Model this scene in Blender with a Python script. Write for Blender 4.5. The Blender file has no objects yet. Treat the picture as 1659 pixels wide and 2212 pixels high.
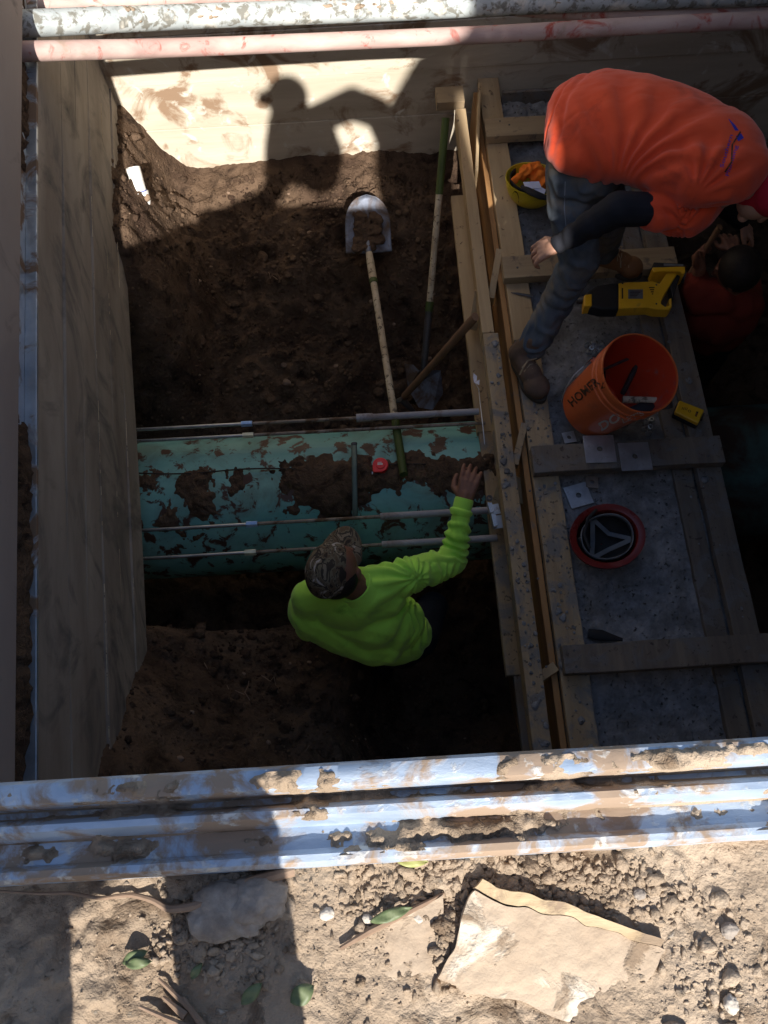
import bpy, math, random
import numpy as np
from mathutils import Vector, Matrix
from mathutils.bvhtree import BVHTree
random.seed(7)
rng = np.random.RandomState(11)
S = bpy.context.scene
COL = S.collection
# ------------------------------------------------------------------ camera frame
F = 1782.0; CX, CY = 829.5, 1106.0; H = 0.70
dn = np.array([40.5, 736, 1782.]); dn /= np.linalg.norm(dn)
eY = np.array([-260, -4300, 1782.]); eY -= eY.dot(dn)*dn; eY /= np.linalg.norm(eY)
eX = np.cross(eY, -dn)
def ray(px, py):
    v = np.array([px-CX, py-CY, F]); return np.array([v.dot(eX), v.dot(eY), -v.dot(dn)])
def P(px, py, D):          # point seen at (px,py) that lies D metres below the camera
    r = ray(px, py); r = r*(D/-r[2]); return np.array([r[0], r[1], H+r[2]])
def PYp(px, py, y):
    r = ray(px, py); r = r*(y/r[1]); return np.array([r[0], r[1], H+r[2]])
def W(x, y, D): return np.array([x, y, H-D])
cam = bpy.data.cameras.new('camera'); camo = bpy.data.objects.new('camera', cam); COL.objects.link(camo)
cam.sensor_fit = 'VERTICAL'; cam.sensor_height = 36; cam.sensor_width = 27; cam.lens = 36*F/2212
cam.clip_start = 0.02; cam.clip_end = 500
R = Matrix(((eX[0], -eX[1], -eX[2]), (eY[0], -eY[1], -eY[2]), (-dn[0], dn[1], dn[2])))
camo.matrix_world = Matrix.Translation((0, 0, H)) @ R.to_4x4()
S.camera = camo
# ------------------------------------------------------------------ light
SUN = np.array([.125, -1.13, 1.0]); SUN /= np.linalg.norm(SUN)
elev = math.asin(SUN[2]); az = math.atan2(SUN[0], SUN[1])
wd = bpy.data.worlds.new('World'); S.world = wd; wd.use_nodes = True
nt = wd.node_tree; nt.nodes.clear()
o_ = nt.nodes.new('ShaderNodeOutputWorld'); b_ = nt.nodes.new('ShaderNodeBackground'); s_ = nt.nodes.new('ShaderNodeTexSky')
s_.sky_type = 'NISHITA'; s_.sun_disc = False; s_.sun_elevation = elev; s_.sun_rotation = az
b_.inputs[1].default_value = 0.108
nt.links.new(s_.outputs[0], b_.inputs[0]); nt.links.new(b_.outputs[0], o_.inputs[0])
sl = bpy.data.lights.new('sun', 'SUN'); sl.energy = 4.8; sl.angle = math.radians(.55); sl.color = (1, .955, .88)
so = bpy.data.objects.new('sun', sl); COL.objects.link(so); so.location = (1, -8, 8)
so.rotation_euler = Vector(tuple(-SUN)).to_track_quat('-Z', 'Y').to_euler()
S.view_settings.view_transform = 'Standard'; S.view_settings.look = 'None'; S.view_settings.exposure = 0.86; S.view_settings.gamma = 1
# ------------------------------------------------------------------ noise
_T = rng.rand(64, 64, 64).astype(np.float32)
def vnoise(p):
    p = np.asarray(p, dtype=np.float64); i = np.floor(p).astype(int); f = p-i; f = f*f*(3-2*f)
    def g(a, b, c): return _T[(i[:, 0]+a) & 63, (i[:, 1]+b) & 63, (i[:, 2]+c) & 63]
    x, y, z = f[:, 0], f[:, 1], f[:, 2]
    a = g(0,0,0)*(1-x)+g(1,0,0)*x; b = g(0,1,0)*(1-x)+g(1,1,0)*x
    c = g(0,0,1)*(1-x)+g(1,0,1)*x; d = g(0,1,1)*(1-x)+g(1,1,1)*x
    return (a*(1-y)+b*y)*(1-z)+(c*(1-y)+d*y)*z
def fbm(p, s=1., o=4, seed=0, gain=.5):
    p = np.asarray(p, dtype=np.float64)*s+seed*7.31+100; t = 0; a = 1; n = 0
    for k in range(o):
        t = t+a*(vnoise(p)-.5); n += a; a *= gain; p = p*2.03+11.7
    return t/n*2
def sstep(a, b, x): t = np.clip((x-a)/(b-a), 0, 1); return t*t*(3-2*t)
# ------------------------------------------------------------------ materials
MATS = {}
def rgba(c): return (c[0], c[1], c[2], 1)
def mat(name, c1, c2=None, scale=8, rough=.8, bump=.3, bscale=40, metal=0, stretch=(1,1,1), spots=None, spec=.3, detail=6, spots2=None, bdist=.01, coord='Object', rvar=0.15, sheen=0):
    m = bpy.data.materials.new(name); m.use_nodes = True; n = m.node_tree.nodes; l = m.node_tree.links
    bs = n['Principled BSDF']; bs.inputs['Roughness'].default_value = rough; bs.inputs['Metallic'].default_value = metal
    bs.inputs['Specular IOR Level'].default_value = spec
    if sheen: bs.inputs['Sheen Weight'].default_value = sheen
    tc = n.new('ShaderNodeTexCoord'); mp = n.new('ShaderNodeMapping'); mp.inputs['Scale'].default_value = stretch
    l.new(tc.outputs[coord], mp.inputs[0])
    def noise(s, d=detail, src=mp, dist=0):
        t = n.new('ShaderNodeTexNoise'); t.inputs['Scale'].default_value = s; t.inputs['Detail'].default_value = d
        t.inputs['Distortion'].default_value = dist; t.inputs['Roughness'].default_value = .62
        l.new(src.outputs[0] if src is mp else src, t.inputs['Vector']); return t
    c2 = c2 or c1
    t = noise(scale, dist=.3); cr = n.new('ShaderNodeValToRGB'); cr.color_ramp.elements[0].position = .33; cr.color_ramp.elements[1].position = .68
    cr.color_ramp.elements[0].color = rgba(c1); cr.color_ramp.elements[1].color = rgba(c2); l.new(t.outputs[0], cr.inputs[0])
    out = cr.outputs[0]; masks = []
    for k, sp in enumerate([spots, spots2]):
        if not sp: continue
        col, ss, lo, hi = sp[:4]
        q = noise(ss, 8, tc.outputs[coord], .6 if len(sp) < 5 else sp[4]); qr = n.new('ShaderNodeValToRGB')
        qr.color_ramp.elements[0].position = lo; qr.color_ramp.elements[1].position = hi
        qr.color_ramp.elements[0].color = (0,0,0,1); qr.color_ramp.elements[1].color = (1,1,1,1); l.new(q.outputs[0], qr.inputs[0])
        mx = n.new('ShaderNodeMix'); mx.data_type = 'RGBA'; l.new(qr.outputs[0], mx.inputs[0]); l.new(out, mx.inputs[6]); mx.inputs[7].default_value = rgba(col)
        out = mx.outputs[2]; masks.append(qr.outputs[0])
    l.new(out, bs.inputs['Base Color'])
    if metal and masks:
        mm = n.new('ShaderNodeMath'); mm.operation = 'MULTIPLY_ADD'; l.new(masks[0], mm.inputs[0]); mm.inputs[1].default_value = -metal; mm.inputs[2].default_value = metal
        l.new(mm.outputs[0], bs.inputs['Metallic'])
    rt = n.new('ShaderNodeMath'); rt.operation = 'MULTIPLY_ADD'; l.new(t.outputs[0], rt.inputs[0]); rt.inputs[1].default_value = rvar*2; rt.inputs[2].default_value = rough-rvar; rt.use_clamp = True
    rl = rt.outputs[0]
    if masks:
        mx = n.new('ShaderNodeMix'); mx.data_type = 'FLOAT'; l.new(masks[0], mx.inputs[0]); l.new(rl, mx.inputs[2]); mx.inputs[3].default_value = .95; rl = mx.outputs[0]
    l.new(rl, bs.inputs['Roughness'])
    if bump:
        t2 = noise(bscale, 8); ad = t2.outputs[0]
        for mk in masks:
            a = n.new('ShaderNodeMath'); a.operation = 'MULTIPLY_ADD'; l.new(mk, a.inputs[0]); a.inputs[1].default_value = .5; l.new(ad, a.inputs[2]); ad = a.outputs[0]
        bp = n.new('ShaderNodeBump'); bp.inputs['Strength'].default_value = bump; bp.inputs['Distance'].default_value = bdist
        l.new(ad, bp.inputs['Height']); l.new(bp.outputs[0], bs.inputs['Normal'])
    MATS[name] = m; return m
SOILD = (.085, .052, .034); CONC = (.24, .235, .225)
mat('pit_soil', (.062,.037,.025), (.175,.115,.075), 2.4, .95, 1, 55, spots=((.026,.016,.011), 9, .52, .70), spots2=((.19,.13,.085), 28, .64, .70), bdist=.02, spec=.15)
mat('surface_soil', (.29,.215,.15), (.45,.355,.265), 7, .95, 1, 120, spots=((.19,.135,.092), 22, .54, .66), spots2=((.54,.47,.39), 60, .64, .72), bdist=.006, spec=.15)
mat('far_wood', (.50,.43,.33), (.66,.59,.48), 3, .85, .35, 60, stretch=(.25,1,2.2), spots=((.30,.20,.13), 3.4, .52, .62, 1.2), spots2=((.70,.67,.60), 8, .60, .68), bdist=.004)
mat('shore_wood', (.21,.175,.145), (.37,.325,.275), 3.5, .8, .4, 50, stretch=(1,.35,1.6), spots=((.11,.105,.10), 2.2, .50, .72, 2.5), spots2=((.36,.22,.09), 4.5, .70, .74), bdist=.004)
mat('upper_wood', (.26,.21,.19), (.33,.28,.25), 2.5, .8, .25, 60, stretch=(1,.3,1), spots=((.17,.14,.13), 6, .58, .7), bdist=.003)
mat('galv', (.35,.40,.46), (.55,.60,.66), 9, .42, .2, 60, metal=.75, spots=((.20,.13,.085), 5, .50, .58, 1.2), bdist=.003)
mat('galv_rail', (.28,.36,.48), (.50,.57,.66), 22, .45, .35, 80, metal=.3, stretch=(.4,1,1), spots=((.30,.22,.16), 20, .46, .56, .5), spots2=((.58,.57,.54), 45, .58, .66, .3), bdist=.003)
mat('rod', (.42,.44,.46), (.55,.56,.58), 20, .32, .15, 100, metal=.9, spots=((.16,.10,.07), 14, .60, .66), bdist=.001)
mat('rod_dirty', (.20,.16,.13), (.33,.28,.24), 20, .7, .3, 100, metal=.3, spots=((.13,.08,.05), 14, .5, .6), bdist=.001)
mat('sleeve', (.30,.29,.32), (.38,.37,.40), 12, .6, .15, 80, spots=((.17,.11,.07), 8, .55, .68), bdist=.001)
mat('nut_blue', (.25,.42,.75), (.45,.62,.9), 20, .3, .1, 80, metal=.5)
mat('nut_pale', (.62,.60,.42), (.78,.76,.6), 20, .35, .1, 80, metal=.4)
mat('teal', (.12,.34,.32), (.25,.50,.45), 4, .45, .15, 60, stretch=(.4,1,1), spots=((.13,.155,.12), 3.2, .46, .72, .7), spots2=((.075,.036,.024), 13, .53, .575, .5), bdist=.006, spec=.4)
mat('teal_shaded', (.035,.07,.065), (.06,.12,.11), 4, .8, .3, 60, spots=((.040,.024,.017), 3, .40, .56, .5), bdist=.006)  # teal darkened to paint in the shade beyond the form, with mud blotches
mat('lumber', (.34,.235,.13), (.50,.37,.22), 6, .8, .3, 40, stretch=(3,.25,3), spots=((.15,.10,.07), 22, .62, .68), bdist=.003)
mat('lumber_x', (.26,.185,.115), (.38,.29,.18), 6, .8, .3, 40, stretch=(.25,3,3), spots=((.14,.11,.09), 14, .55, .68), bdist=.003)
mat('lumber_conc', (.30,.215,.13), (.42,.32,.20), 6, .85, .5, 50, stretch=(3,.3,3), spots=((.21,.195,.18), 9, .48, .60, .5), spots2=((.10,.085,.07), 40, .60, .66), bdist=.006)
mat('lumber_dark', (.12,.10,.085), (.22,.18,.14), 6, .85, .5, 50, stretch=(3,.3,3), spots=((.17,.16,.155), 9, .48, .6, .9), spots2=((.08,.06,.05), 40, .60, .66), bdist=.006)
mat('plywood', (.26,.13,.05), (.40,.22,.09), 5, .7, .2, 60, stretch=(2,.4,4), spots=((.2,.17,.14), 9, .62, .72), bdist=.002)
mat('concrete', (.15,.15,.158), (.31,.31,.32), 22, .9, 1, 60, spots=((.125,.12,.115), 4, .48, .66, .4), spots2=((.07,.065,.06), 60, .61, .66, .1), bdist=.008)
mat('zinc', (.38,.40,.43), (.56,.58,.62), 14, .38, .12, 60, metal=.7, spots=((.22,.19,.17), 20, .60, .72), bdist=.001)
mat('zinc_rust', (.22,.17,.14), (.33,.28,.25), 14, .6, .2, 60, metal=.4, bdist=.001)
mat('pipe_grey', (.33,.37,.385), (.52,.55,.54), 14, .6, .25, 70, stretch=(.4,1,1), spots=((.20,.195,.17), 26, .50, .58, .4), spots2=((.7,.66,.58), 12, .55, .7), bdist=.002)
mat('pipe_red', (.42,.27,.24), (.60,.46,.41), 9, .65, .2, 70, stretch=(.3,1,1), spots=((.42,.10,.075), 11, .56, .66, 1.), spots2=((.35,.26,.2), 8, .62, .75), bdist=.002)
mat('pvc_white', (.78,.76,.72), (.85,.84,.8), 9, .5, .1, 60, spots=((.45,.36,.27), 14, .58, .7), bdist=.002)
mat('blue_print', (.08,.12,.5), rough=.5, bump=0)
mat('green_shirt', (.44,.84,.10), (.50,.92,.11), 7, .9, .25, 350, bdist=.0015, spots=((.27,.60,.06), 6, .56, .72), sheen=.2)
mat('orange_shirt_shaded', (.16,.02,.012), (.2,.028,.016), 5, .9, .3, 400, bdist=.0015)  # orange shirt colour darkened to stand in for deep shade
mat('orange_shirt', (.70,.070,.022), (.80,.092,.028), 5, .9, .3, 400, bdist=.0015, spots=((.50,.055,.022), 6, .56, .72), sheen=.25)
mat('black_cloth', (.010,.011,.016), (.018,.019,.026), 9, .85, .3, 200, bdist=.002)
mat('jeans', (.06,.078,.105), (.12,.14,.165), 7, .9, .4, 250, stretch=(2,2,.6), spots=((.17,.145,.115), 5, .50, .66), spots2=((.24,.26,.28), 9, .64, .74), bdist=.002)
mat('jeans_dark', (.012,.014,.02), (.03,.033,.045), 6, .9, .4, 250, bdist=.002)
mat('jean_seam', (.22,.25,.30), rough=.9, bump=0)
mat('skin', (.40,.21,.14), (.48,.27,.185), 14, .55, .15, 120, spots=((.28,.15,.10), 22, .6, .75), bdist=.001, spec=.4)
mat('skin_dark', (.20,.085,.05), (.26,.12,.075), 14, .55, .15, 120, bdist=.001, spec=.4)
mat('hair', (.012,.009,.008), (.03,.022,.018), 60, .6, .6, 200, bdist=.002)
mat('boot', (.085,.055,.038), (.15,.10,.075), 12, .8, .4, 80, spots=((.20,.17,.15), 9, .58, .74), bdist=.002)
mat('boot_tan', (.16,.075,.035), (.22,.11,.05), 12, .7, .4, 80, bdist=.002)
mat('sole', (.05,.045,.04), (.09,.08,.07), 12, .8, .4, 80, bdist=.002)
mat('lace', (.30,.24,.16), (.4,.32,.22), 40, .9, .3, 200, bdist=.001)
mat('red_cloth', (.42,.010,.028), (.52,.015,.04), 9, .85, .3, 200, bdist=.002)
mat('pale_blue', (.35,.45,.55), (.45,.55,.62), 12, .8, .2, 200, bdist=.001)
mat('ink_black', (.02,.018,.018), (.06,.035,.02), 30, rough=.7, bump=0, spots=((.20,.07,.03), 40, .50, .60))
mat('ink_blue', (.03,.03,.32), (.05,.05,.42), rough=.8, bump=0)
mat('ink_white', (.62,.55,.52), (.75,.68,.65), 30, rough=.6, bump=0)
mat('bucket', (.62,.12,.03), (.72,.16,.045), 5, .42, .15, 90, spots=((.52,.16,.08), 9, .60, .72, .9), spots2=((.62,.42,.36), 5, .68, .76, 1.5), bdist=.001, spec=.5)
mat('bucket_in', (.62,.055,.02), (.72,.08,.03), 5, .5, .15, 90, spots=((.45,.16,.14), 12, .56, .7, .9), bdist=.001, spec=.4)
mat('yellow_hat', (.60,.46,.02), (.68,.54,.03), 8, .4, .1, 60, spots=((.3,.24,.05), 16, .6, .74), bdist=.001, spec=.5)
mat('red_hat', (.13,.012,.010), (.19,.018,.014), 8, .3, .08, 60, spots=((.16,.03,.03), 16, .6, .74), bdist=.001, spec=.5)
mat('strap_grey', (.10,.11,.125), (.18,.19,.21), 12, .6, .2, 60, bdist=.001)
mat('strap_black', (.012,.012,.014), (.03,.03,.032), 12, .7, .2, 60, bdist=.001)
mat('vest', (.95,.20,.02), (1.0,.26,.03), 9, .85, .3, 200, bdist=.002)
mat('paper', (.60,.62,.78), (.7,.72,.84), 9, .8, .1, 50, bdist=.001)
mat('tool_yellow', (.72,.40,.015), (.80,.47,.02), 12, .4, .08, 90, spots=((.45,.28,.05), 18, .62, .74), bdist=.001, spec=.5)
mat('tool_black', (.014,.015,.018), (.03,.03,.035), 12, .55, .2, 120, bdist=.001)
mat('steel_dark', (.06,.06,.065), (.13,.12,.12), 12, .5, .3, 80, metal=.5, bdist=.001)
mat('shovel_steel', (.12,.13,.16), (.22,.24,.30), 12, .5, .2, 80, metal=.5, spots=((.10,.065,.045), 9, .44, .60), bdist=.001)
mat('ash_wood', (.38,.29,.19), (.60,.52,.38), 8, .7, .35, 60, stretch=(1,1,1), spots=((.13,.10,.07), 40, .55, .62), bdist=.001)
mat('pick_wood', (.15,.085,.05), (.24,.14,.085), 8, .7, .35, 60, bdist=.001)
mat('green_grip', (.045,.07,.018), (.07,.10,.025), 10, .6, .2, 60, spots=((.07,.06,.03), 14, .58, .7), bdist=.001)
mat('tape_red', (.75,.02,.02), (.85,.03,.025), 10, .4, .05, 60, spec=.5)
mat('bar', (.07,.10,.09), (.13,.17,.15), 8, .5, .2, 80, metal=.3, bdist=.001)
mat('stone', (.20,.165,.14), (.42,.37,.32), 40, .9, .7, 60, spots=((.30,.21,.15), 14, .55, .66), bdist=.004)
mat('white_stone', (.42,.37,.31), (.58,.53,.47), 30, .9, .5, 60, bdist=.002)
mat('root', (.19,.125,.085), (.30,.21,.15), 30, .9, .6, 90, bdist=.001)
mat('leaf', (.08,.115,.05), (.17,.19,.10), 60, .5, .2, 90, spots=((.32,.26,.12), 30, .62, .7), bdist=.001)
mat('leaf_yellow', (.25,.27,.09), (.36,.36,.15), 20, .5, .2, 90, spots=((.32,.22,.1), 30, .62, .7), bdist=.001)
mat('board_mud', (.33,.25,.18), (.46,.37,.28), 9, .95, .9, 70, spots=((.62,.56,.47), 14, .54, .64), spots2=((.22,.16,.11), 24, .57, .66), bdist=.003)
mat('board_edge', (.36,.26,.155), (.50,.39,.25), 14, .9, .6, 70, stretch=(.4,2,2), spots=((.26,.19,.13), 22, .50, .60), bdist=.002)
mat('cable', (.03,.022,.018), (.06,.045,.035), 30, .8, .3, 80, bdist=.001)
mat('glass', (.05,.06,.07), rough=.1, bump=0, spec=.6)
mat('machine', (.55,.33,.02), (.62,.40,.03), 3, .5, .1, 30, spots=((.2,.13,.08), 6, .6, .7))
# camouflage: hard-edged blotches
def camo_mat():
    m = bpy.data.materials.new('camouflage'); m.use_nodes = True; n = m.node_tree.nodes; l = m.node_tree.links; bs = n['Principled BSDF']
    bs.inputs['Roughness'].default_value = .9
    tc = n.new('ShaderNodeTexCoord'); mp = n.new('ShaderNodeMapping'); mp.inputs['Scale'].default_value = (1, .5, 1); mp.inputs['Rotation'].default_value = (0, 0, .6)
    l.new(tc.outputs['Object'], mp.inputs[0])
    t = n.new('ShaderNodeTexNoise'); t.inputs['Scale'].default_value = 24; t.inputs['Detail'].default_value = 3; t.inputs['Distortion'].default_value = 1.4; l.new(mp.outputs[0], t.inputs[0])
    cr = n.new('ShaderNodeValToRGB'); cr.color_ramp.interpolation = 'CONSTANT'; e = cr.color_ramp.elements
    e[0].position = 0; e[0].color = (.03,.02,.013,1); e[1].position = .38; e[1].color = (.115,.075,.042,1)
    for p, c in ((.46,(.16,.13,.08,1)), (.51,(.04,.03,.02,1)), (.57,(.21,.165,.11,1)), (.63,(.40,.37,.34,1))):
        q = e.new(p); q.color = c
    l.new(t.outputs[0], cr.inputs[0]); l.new(cr.outputs[0], bs.inputs['Base Color']); MATS['camo'] = m
camo_mat()
# ------------------------------------------------------------------ mesh builder
class MB:
    def __init__(s): s.v = []; s.f = []; s.n = 0; s.mi = []; s.cur = 0
    def add(s, v, f):
        v = np.asarray(v, dtype=float); s.v.append(v); s.f += [tuple(i+s.n for i in q) for q in f]; s.mi += [s.cur]*len(f); s.n += len(v)
    def box(s, c, ax, ay, az):   # half-axis vectors
        c, ax, ay, az = map(lambda q: np.asarray(q, float), (c, ax, ay, az))
        v = [c+sx*ax+sy*ay+sz*az for sz in (-1, 1) for sy in (-1, 1) for sx in (-1, 1)]
        s.add(v, [(0,2,3,1),(4,5,7,6),(0,1,5,4),(2,6,7,3),(0,4,6,2),(1,3,7,5)])
    def bx(s, x0, x1, y0, y1, z0, z1):
        s.box(((x0+x1)/2,(y0+y1)/2,(z0+z1)/2), ((x1-x0)/2,0,0), (0,(y1-y0)/2,0), (0,0,(z1-z0)/2))
    def hull(s, top, bot):       # prism between two same-length loops
        n = len(top); s.add(list(top)+list(bot), [tuple(range(n)), tuple(range(2*n-1, n-1, -1))]+[(i, i+n, (i+1) % n+n, (i+1) % n) for i in range(n)])
    def tube(s, pts, rad, seg=12, cap=True, flat=1.0, up=None):
        pts = [np.asarray(p, float) for p in pts]; n = len(pts)
        if np.isscalar(rad): rad = [rad]*n
        tn = [(pts[min(i+1, n-1)]-pts[max(i-1, 0)]) for i in range(n)]; tn = [t/np.linalg.norm(t) for t in tn]
        u = np.array(up, float) if up is not None else (np.array([0,0,1.]) if abs(tn[0][2]) < .9 else np.array([1.,0,0]))
        V = []
        for i in range(n):
            u = u-u.dot(tn[i])*tn[i]; u /= np.linalg.norm(u); w = np.cross(tn[i], u)
            for k in range(seg):
                a = 2*math.pi*k/seg; V.append(pts[i]+rad[i]*(math.cos(a)*w+math.sin(a)*u*flat))
        Fc = [(i*seg+k, i*seg+(k+1) % seg, (i+1)*seg+(k+1) % seg, (i+1)*seg+k) for i in range(n-1) for k in range(seg)]
        if cap: Fc += [tuple(range(seg-1, -1, -1)), tuple((n-1)*seg+k for k in range(seg))]
        s.add(V, Fc)
    def lathe(s, o, ax, prof, seg=48, wob=None):   # prof: (radius, height along axis)
        o = np.asarray(o, float); ax = np.asarray(ax, float); ax = ax/np.linalg.norm(ax)
        u = np.cross(ax, [0,0,1.] if abs(ax[2]) < .9 else [1.,0,0]); u /= np.linalg.norm(u); w = np.cross(ax, u); V = []
        for r, h in prof:
            for k in range(seg): a = 2*math.pi*k/seg; V.append(o+ax*h+r*(math.cos(a)*u+math.sin(a)*w))
        s.add(V, [(i*seg+k, i*seg+(k+1) % seg, (i+1)*seg+(k+1) % seg, (i+1)*seg+k) for i in range(len(prof)-1) for k in range(seg)])
    def ico(s, c, r, sub=1, jit=0, seed=0):
        V, Fc = ICO[sub]; r = np.asarray(r, float)*np.ones(3); v = V*r
        if jit: v = v*(1+jit*fbm(V+seed*3.7, 1.3, 3))[:, None]
        s.add(v+np.asarray(c, float), Fc)
def _ico(sub):
    import bmesh
    bm = bmesh.new(); bmesh.ops.create_icosphere(bm, subdivisions=sub, radius=1)
    r = (np.array([v.co[:] for v in bm.verts]), [tuple(v.index for v in f.verts) for f in bm.faces]); bm.free(); return r
ICO = {k: _ico(k) for k in (1, 2, 3, 4)}
def origin_of(o):
    v = np.zeros(3)
    while o is not None: v = v+np.array(o.location); o = o.parent
    return v
def link(name, me, m, parent=None, smooth=False, bevel=0, mats=None):
    for q in (mats or [m]): me.materials.append(MATS[q])
    co = np.empty(len(me.vertices)*3); me.vertices.foreach_get('co', co); co = co.reshape(-1, 3)
    if parent is not None: o0 = origin_of(parent)
    else: o0 = np.array([(co[:, 0].min()+co[:, 0].max())/2, (co[:, 1].min()+co[:, 1].max())/2, co[:, 2].min()])
    me.vertices.foreach_set('co', (co-o0).ravel())
    if smooth: me.polygons.foreach_set('use_smooth', [True]*len(me.polygons))
    me.update()
    ob = bpy.data.objects.new(name, me); COL.objects.link(ob)
    if parent is not None: ob.parent = parent
    else: ob.location = o0
    if bevel:
        b = ob.modifiers.new('bevel', 'BEVEL'); b.width = bevel; b.segments = 2; b.limit_method = 'ANGLE'; b.angle_limit = .7
    return ob
def build(mb, name, m, parent=None, smooth=False, bevel=0, mats=None):
    if not mb.v: return {}
    me = bpy.data.meshes.new(name); v = np.concatenate(mb.v); me.from_pydata(v.tolist(), [], mb.f)
    me.polygons.foreach_set('material_index', mb.mi); me.validate()
    o = link(name, me, m, parent, smooth, bevel, mats)
    if smooth and smooth != 2:
        try: me.set_sharp_from_angle(angle=math.radians(40))
        except Exception: pass
    return o
def tag(o, label, cat, group=None, kind=None):
    if label: o['label'] = label
    if cat: o['category'] = cat
    if group: o['group'] = group
    if kind: o['kind'] = kind
    return o
def thing(name, loc, label, cat, group=None, kind=None):
    o = bpy.data.objects.new(name, None); COL.objects.link(o); o.location = tuple(loc); o.empty_display_size = .1
    return tag(o, label, cat, group, kind)
def box1(name, m, parent, *a, bevel=.003):
    mb = MB(); mb.bx(*a); return build(mb, name, m, parent, bevel=bevel)
def grid(x0, x1, y0, y1, res, zf):
    nx = int((x1-x0)/res)+1; ny = int((y1-y0)/res)+1
    X, Y = np.meshgrid(np.linspace(x0, x1, nx), np.linspace(y0, y1, ny)); X = X.ravel(); Y = Y.ravel()
    v = np.stack([X, Y, zf(X, Y)], 1); i = np.arange((ny-1)*nx).reshape(ny-1, nx)[:, :-1].ravel()
    return v, np.stack([i, i+1, i+nx+1, i+nx], 1).tolist()
# ------------------------------------------------------------------ surfaces: soils
def xwall(Y): return -.853-.105*Y
def soil_z(X, Y):
    """depth D below camera of the pit floor"""
    D = np.interp(Y, [-.2, .0, .35, .7, .90, .97, 1.05, 1.4, 2.1, 2.30, 2.44, 2.65, 2.85, 3.04, 3.25, 3.6, 4], [3.15, 3.2, 3.38, 3.47, 3.5, 3.62, 4.2, 4.2, 4.2, 4.15, 4.06, 3.92, 3.77, 3.62, 3.50, 3.44, 3.42])
    dX = X-xwall(Y)
    farm = sstep(1.75, 2.7, Y)
    D = D-farm*np.exp(-(np.maximum(dX, 0)/(.24-.10*sstep(2.8, 3.4, Y)))**2)*(D-2.88-.12*sstep(2.9, 3.5, Y))*.95
    nearm = 1-sstep(.85, 1.0, Y)
    D = D-nearm*np.exp(-np.maximum(dX, 0)/.30)*(.45*(1-sstep(.2, .9, Y))+.36)
    # the hole the worker stands in, and the deeper right half of the near bench
    wx = sstep(-.22, .06, X+.12*fbm(np.stack([X, Y, 0*X], 1), 3, 2, 5))
    Dn = np.interp(Y, [-.2, 0, .35, .62, .95], [3.3, 3.5, 3.85, 4.15, 4.2])
    D = np.where(Y < 1.05, D*(1-wx)+np.maximum(D, Dn)*wx, D)
    # right of the form: flat deep floor
    rx = sstep(1.15, 1.35, X); D = D*(1-rx)+4.2*rx
    p = np.stack([X, Y, D*1.0], 1)
    amp = .6+.4*sstep(2.2, 2.8, Y)
    D = D+amp*(.15*fbm(p, 1.9, 3, 1)+.13*(np.abs(fbm(p, 6, 3, 2))-.12)+.05*fbm(p, 15, 3, 3)+.026*np.abs(fbm(p, 34, 2, 6)))*(1-.6*sstep(3.3, 3.5, Y))
    c = fbm(p, 46, 2, 4); D = D-.016*np.clip(c, 0, 1)*(.4+fbm(p, 2.2, 2, 9)).clip(0, 1)*1.5
    return H-D
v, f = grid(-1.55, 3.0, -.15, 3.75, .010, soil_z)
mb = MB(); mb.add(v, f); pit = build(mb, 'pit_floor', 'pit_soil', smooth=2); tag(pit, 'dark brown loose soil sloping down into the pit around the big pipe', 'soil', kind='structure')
def ground_z(X, Y):
    p = np.stack([X, Y, 0*X], 1)
    z = .016*fbm(p, 5, 3, 21)+.006*fbm(p, 22, 4, 22)
    m = sstep(-.1, .35, fbm(p, 6, 2, 25)); c = fbm(p, 70, 3, 23)
    z = z+.009*np.clip(c, -.15, 1)*m+.0022*fbm(p, 160, 2, 24)
    r = 1-np.abs(fbm(p, 9, 3, 27))*9; z = z-.006*np.clip(r, 0, 1)*sstep(.0, .3, fbm(p, 4, 2, 28))
    # left foreground: trodden smooth
    return z-.004
mb = MB(); v, f = grid(-.62, .62, -.40, .050, .0024, ground_z); mb.add(v, f)
BIG = 60.
def quad(x0, x1, y0, y1, z=-.006): mb.add([(x0,y0,z),(x1,y0,z),(x1,y1,z),(x0,y1,z)], [(0,1,2,3)])
quad(-BIG, BIG, -BIG, -.40); quad(-BIG, -.62, -.40, .05); quad(.62, BIG, -.40, .05)
quad(-BIG, -1.0, .05, 3.68); quad(2.86, BIG, .05, 3.68); quad(-BIG, BIG, 3.68, BIG)
g = build(mb, 'ground', 'surface_soil', smooth=2); tag(g, 'sunlit dry tan dirt at the edge of the pit, strewn with pebbles and leaves', 'ground', kind='structure')
# ------------------------------------------------------------------ shoring walls
def wallpt(y, D, off=0): return np.array([xwall(y)+off, y, H-D])
sw = thing('shoring_wall', wallpt(1.8, 3.1), 'weathered timber wall with a steel channel along it, left side of the pit', 'wall')
mb = MB(); seams = [2.045, 2.30, 2.46, 2.61, 2.79, 2.95, 3.10]
for k in range(len(seams)-1):
    a, b = seams[k]+.003, seams[k+1]-.003; off = [0, .004, .001, .006, .002, .005][k]
    ys = np.linspace(-.3, 3.62, 40)
    for j in range(39):
        y0, y1 = ys[j], ys[j+1]
        for (oa) in (0,):
            w0 = off+.003*math.sin(y0*3+k*2); w1 = off+.003*math.sin(y1*3+k*2)
            v = [wallpt(y0, a, w0), wallpt(y1, a, w1), wallpt(y1, b, w1), wallpt(y0, b, w0), wallpt(y0, a, -.04), wallpt(y1, a, -.04), wallpt(y1, b, -.04), wallpt(y0, b, -.04)]
            mb.add(v, [(0,1,2,3),(0,4,5,1),(3,2,6,7),(4,7,6,5)])
build(mb, 'plank_panel', 'shore_wood', sw)
mb = MB()
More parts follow.
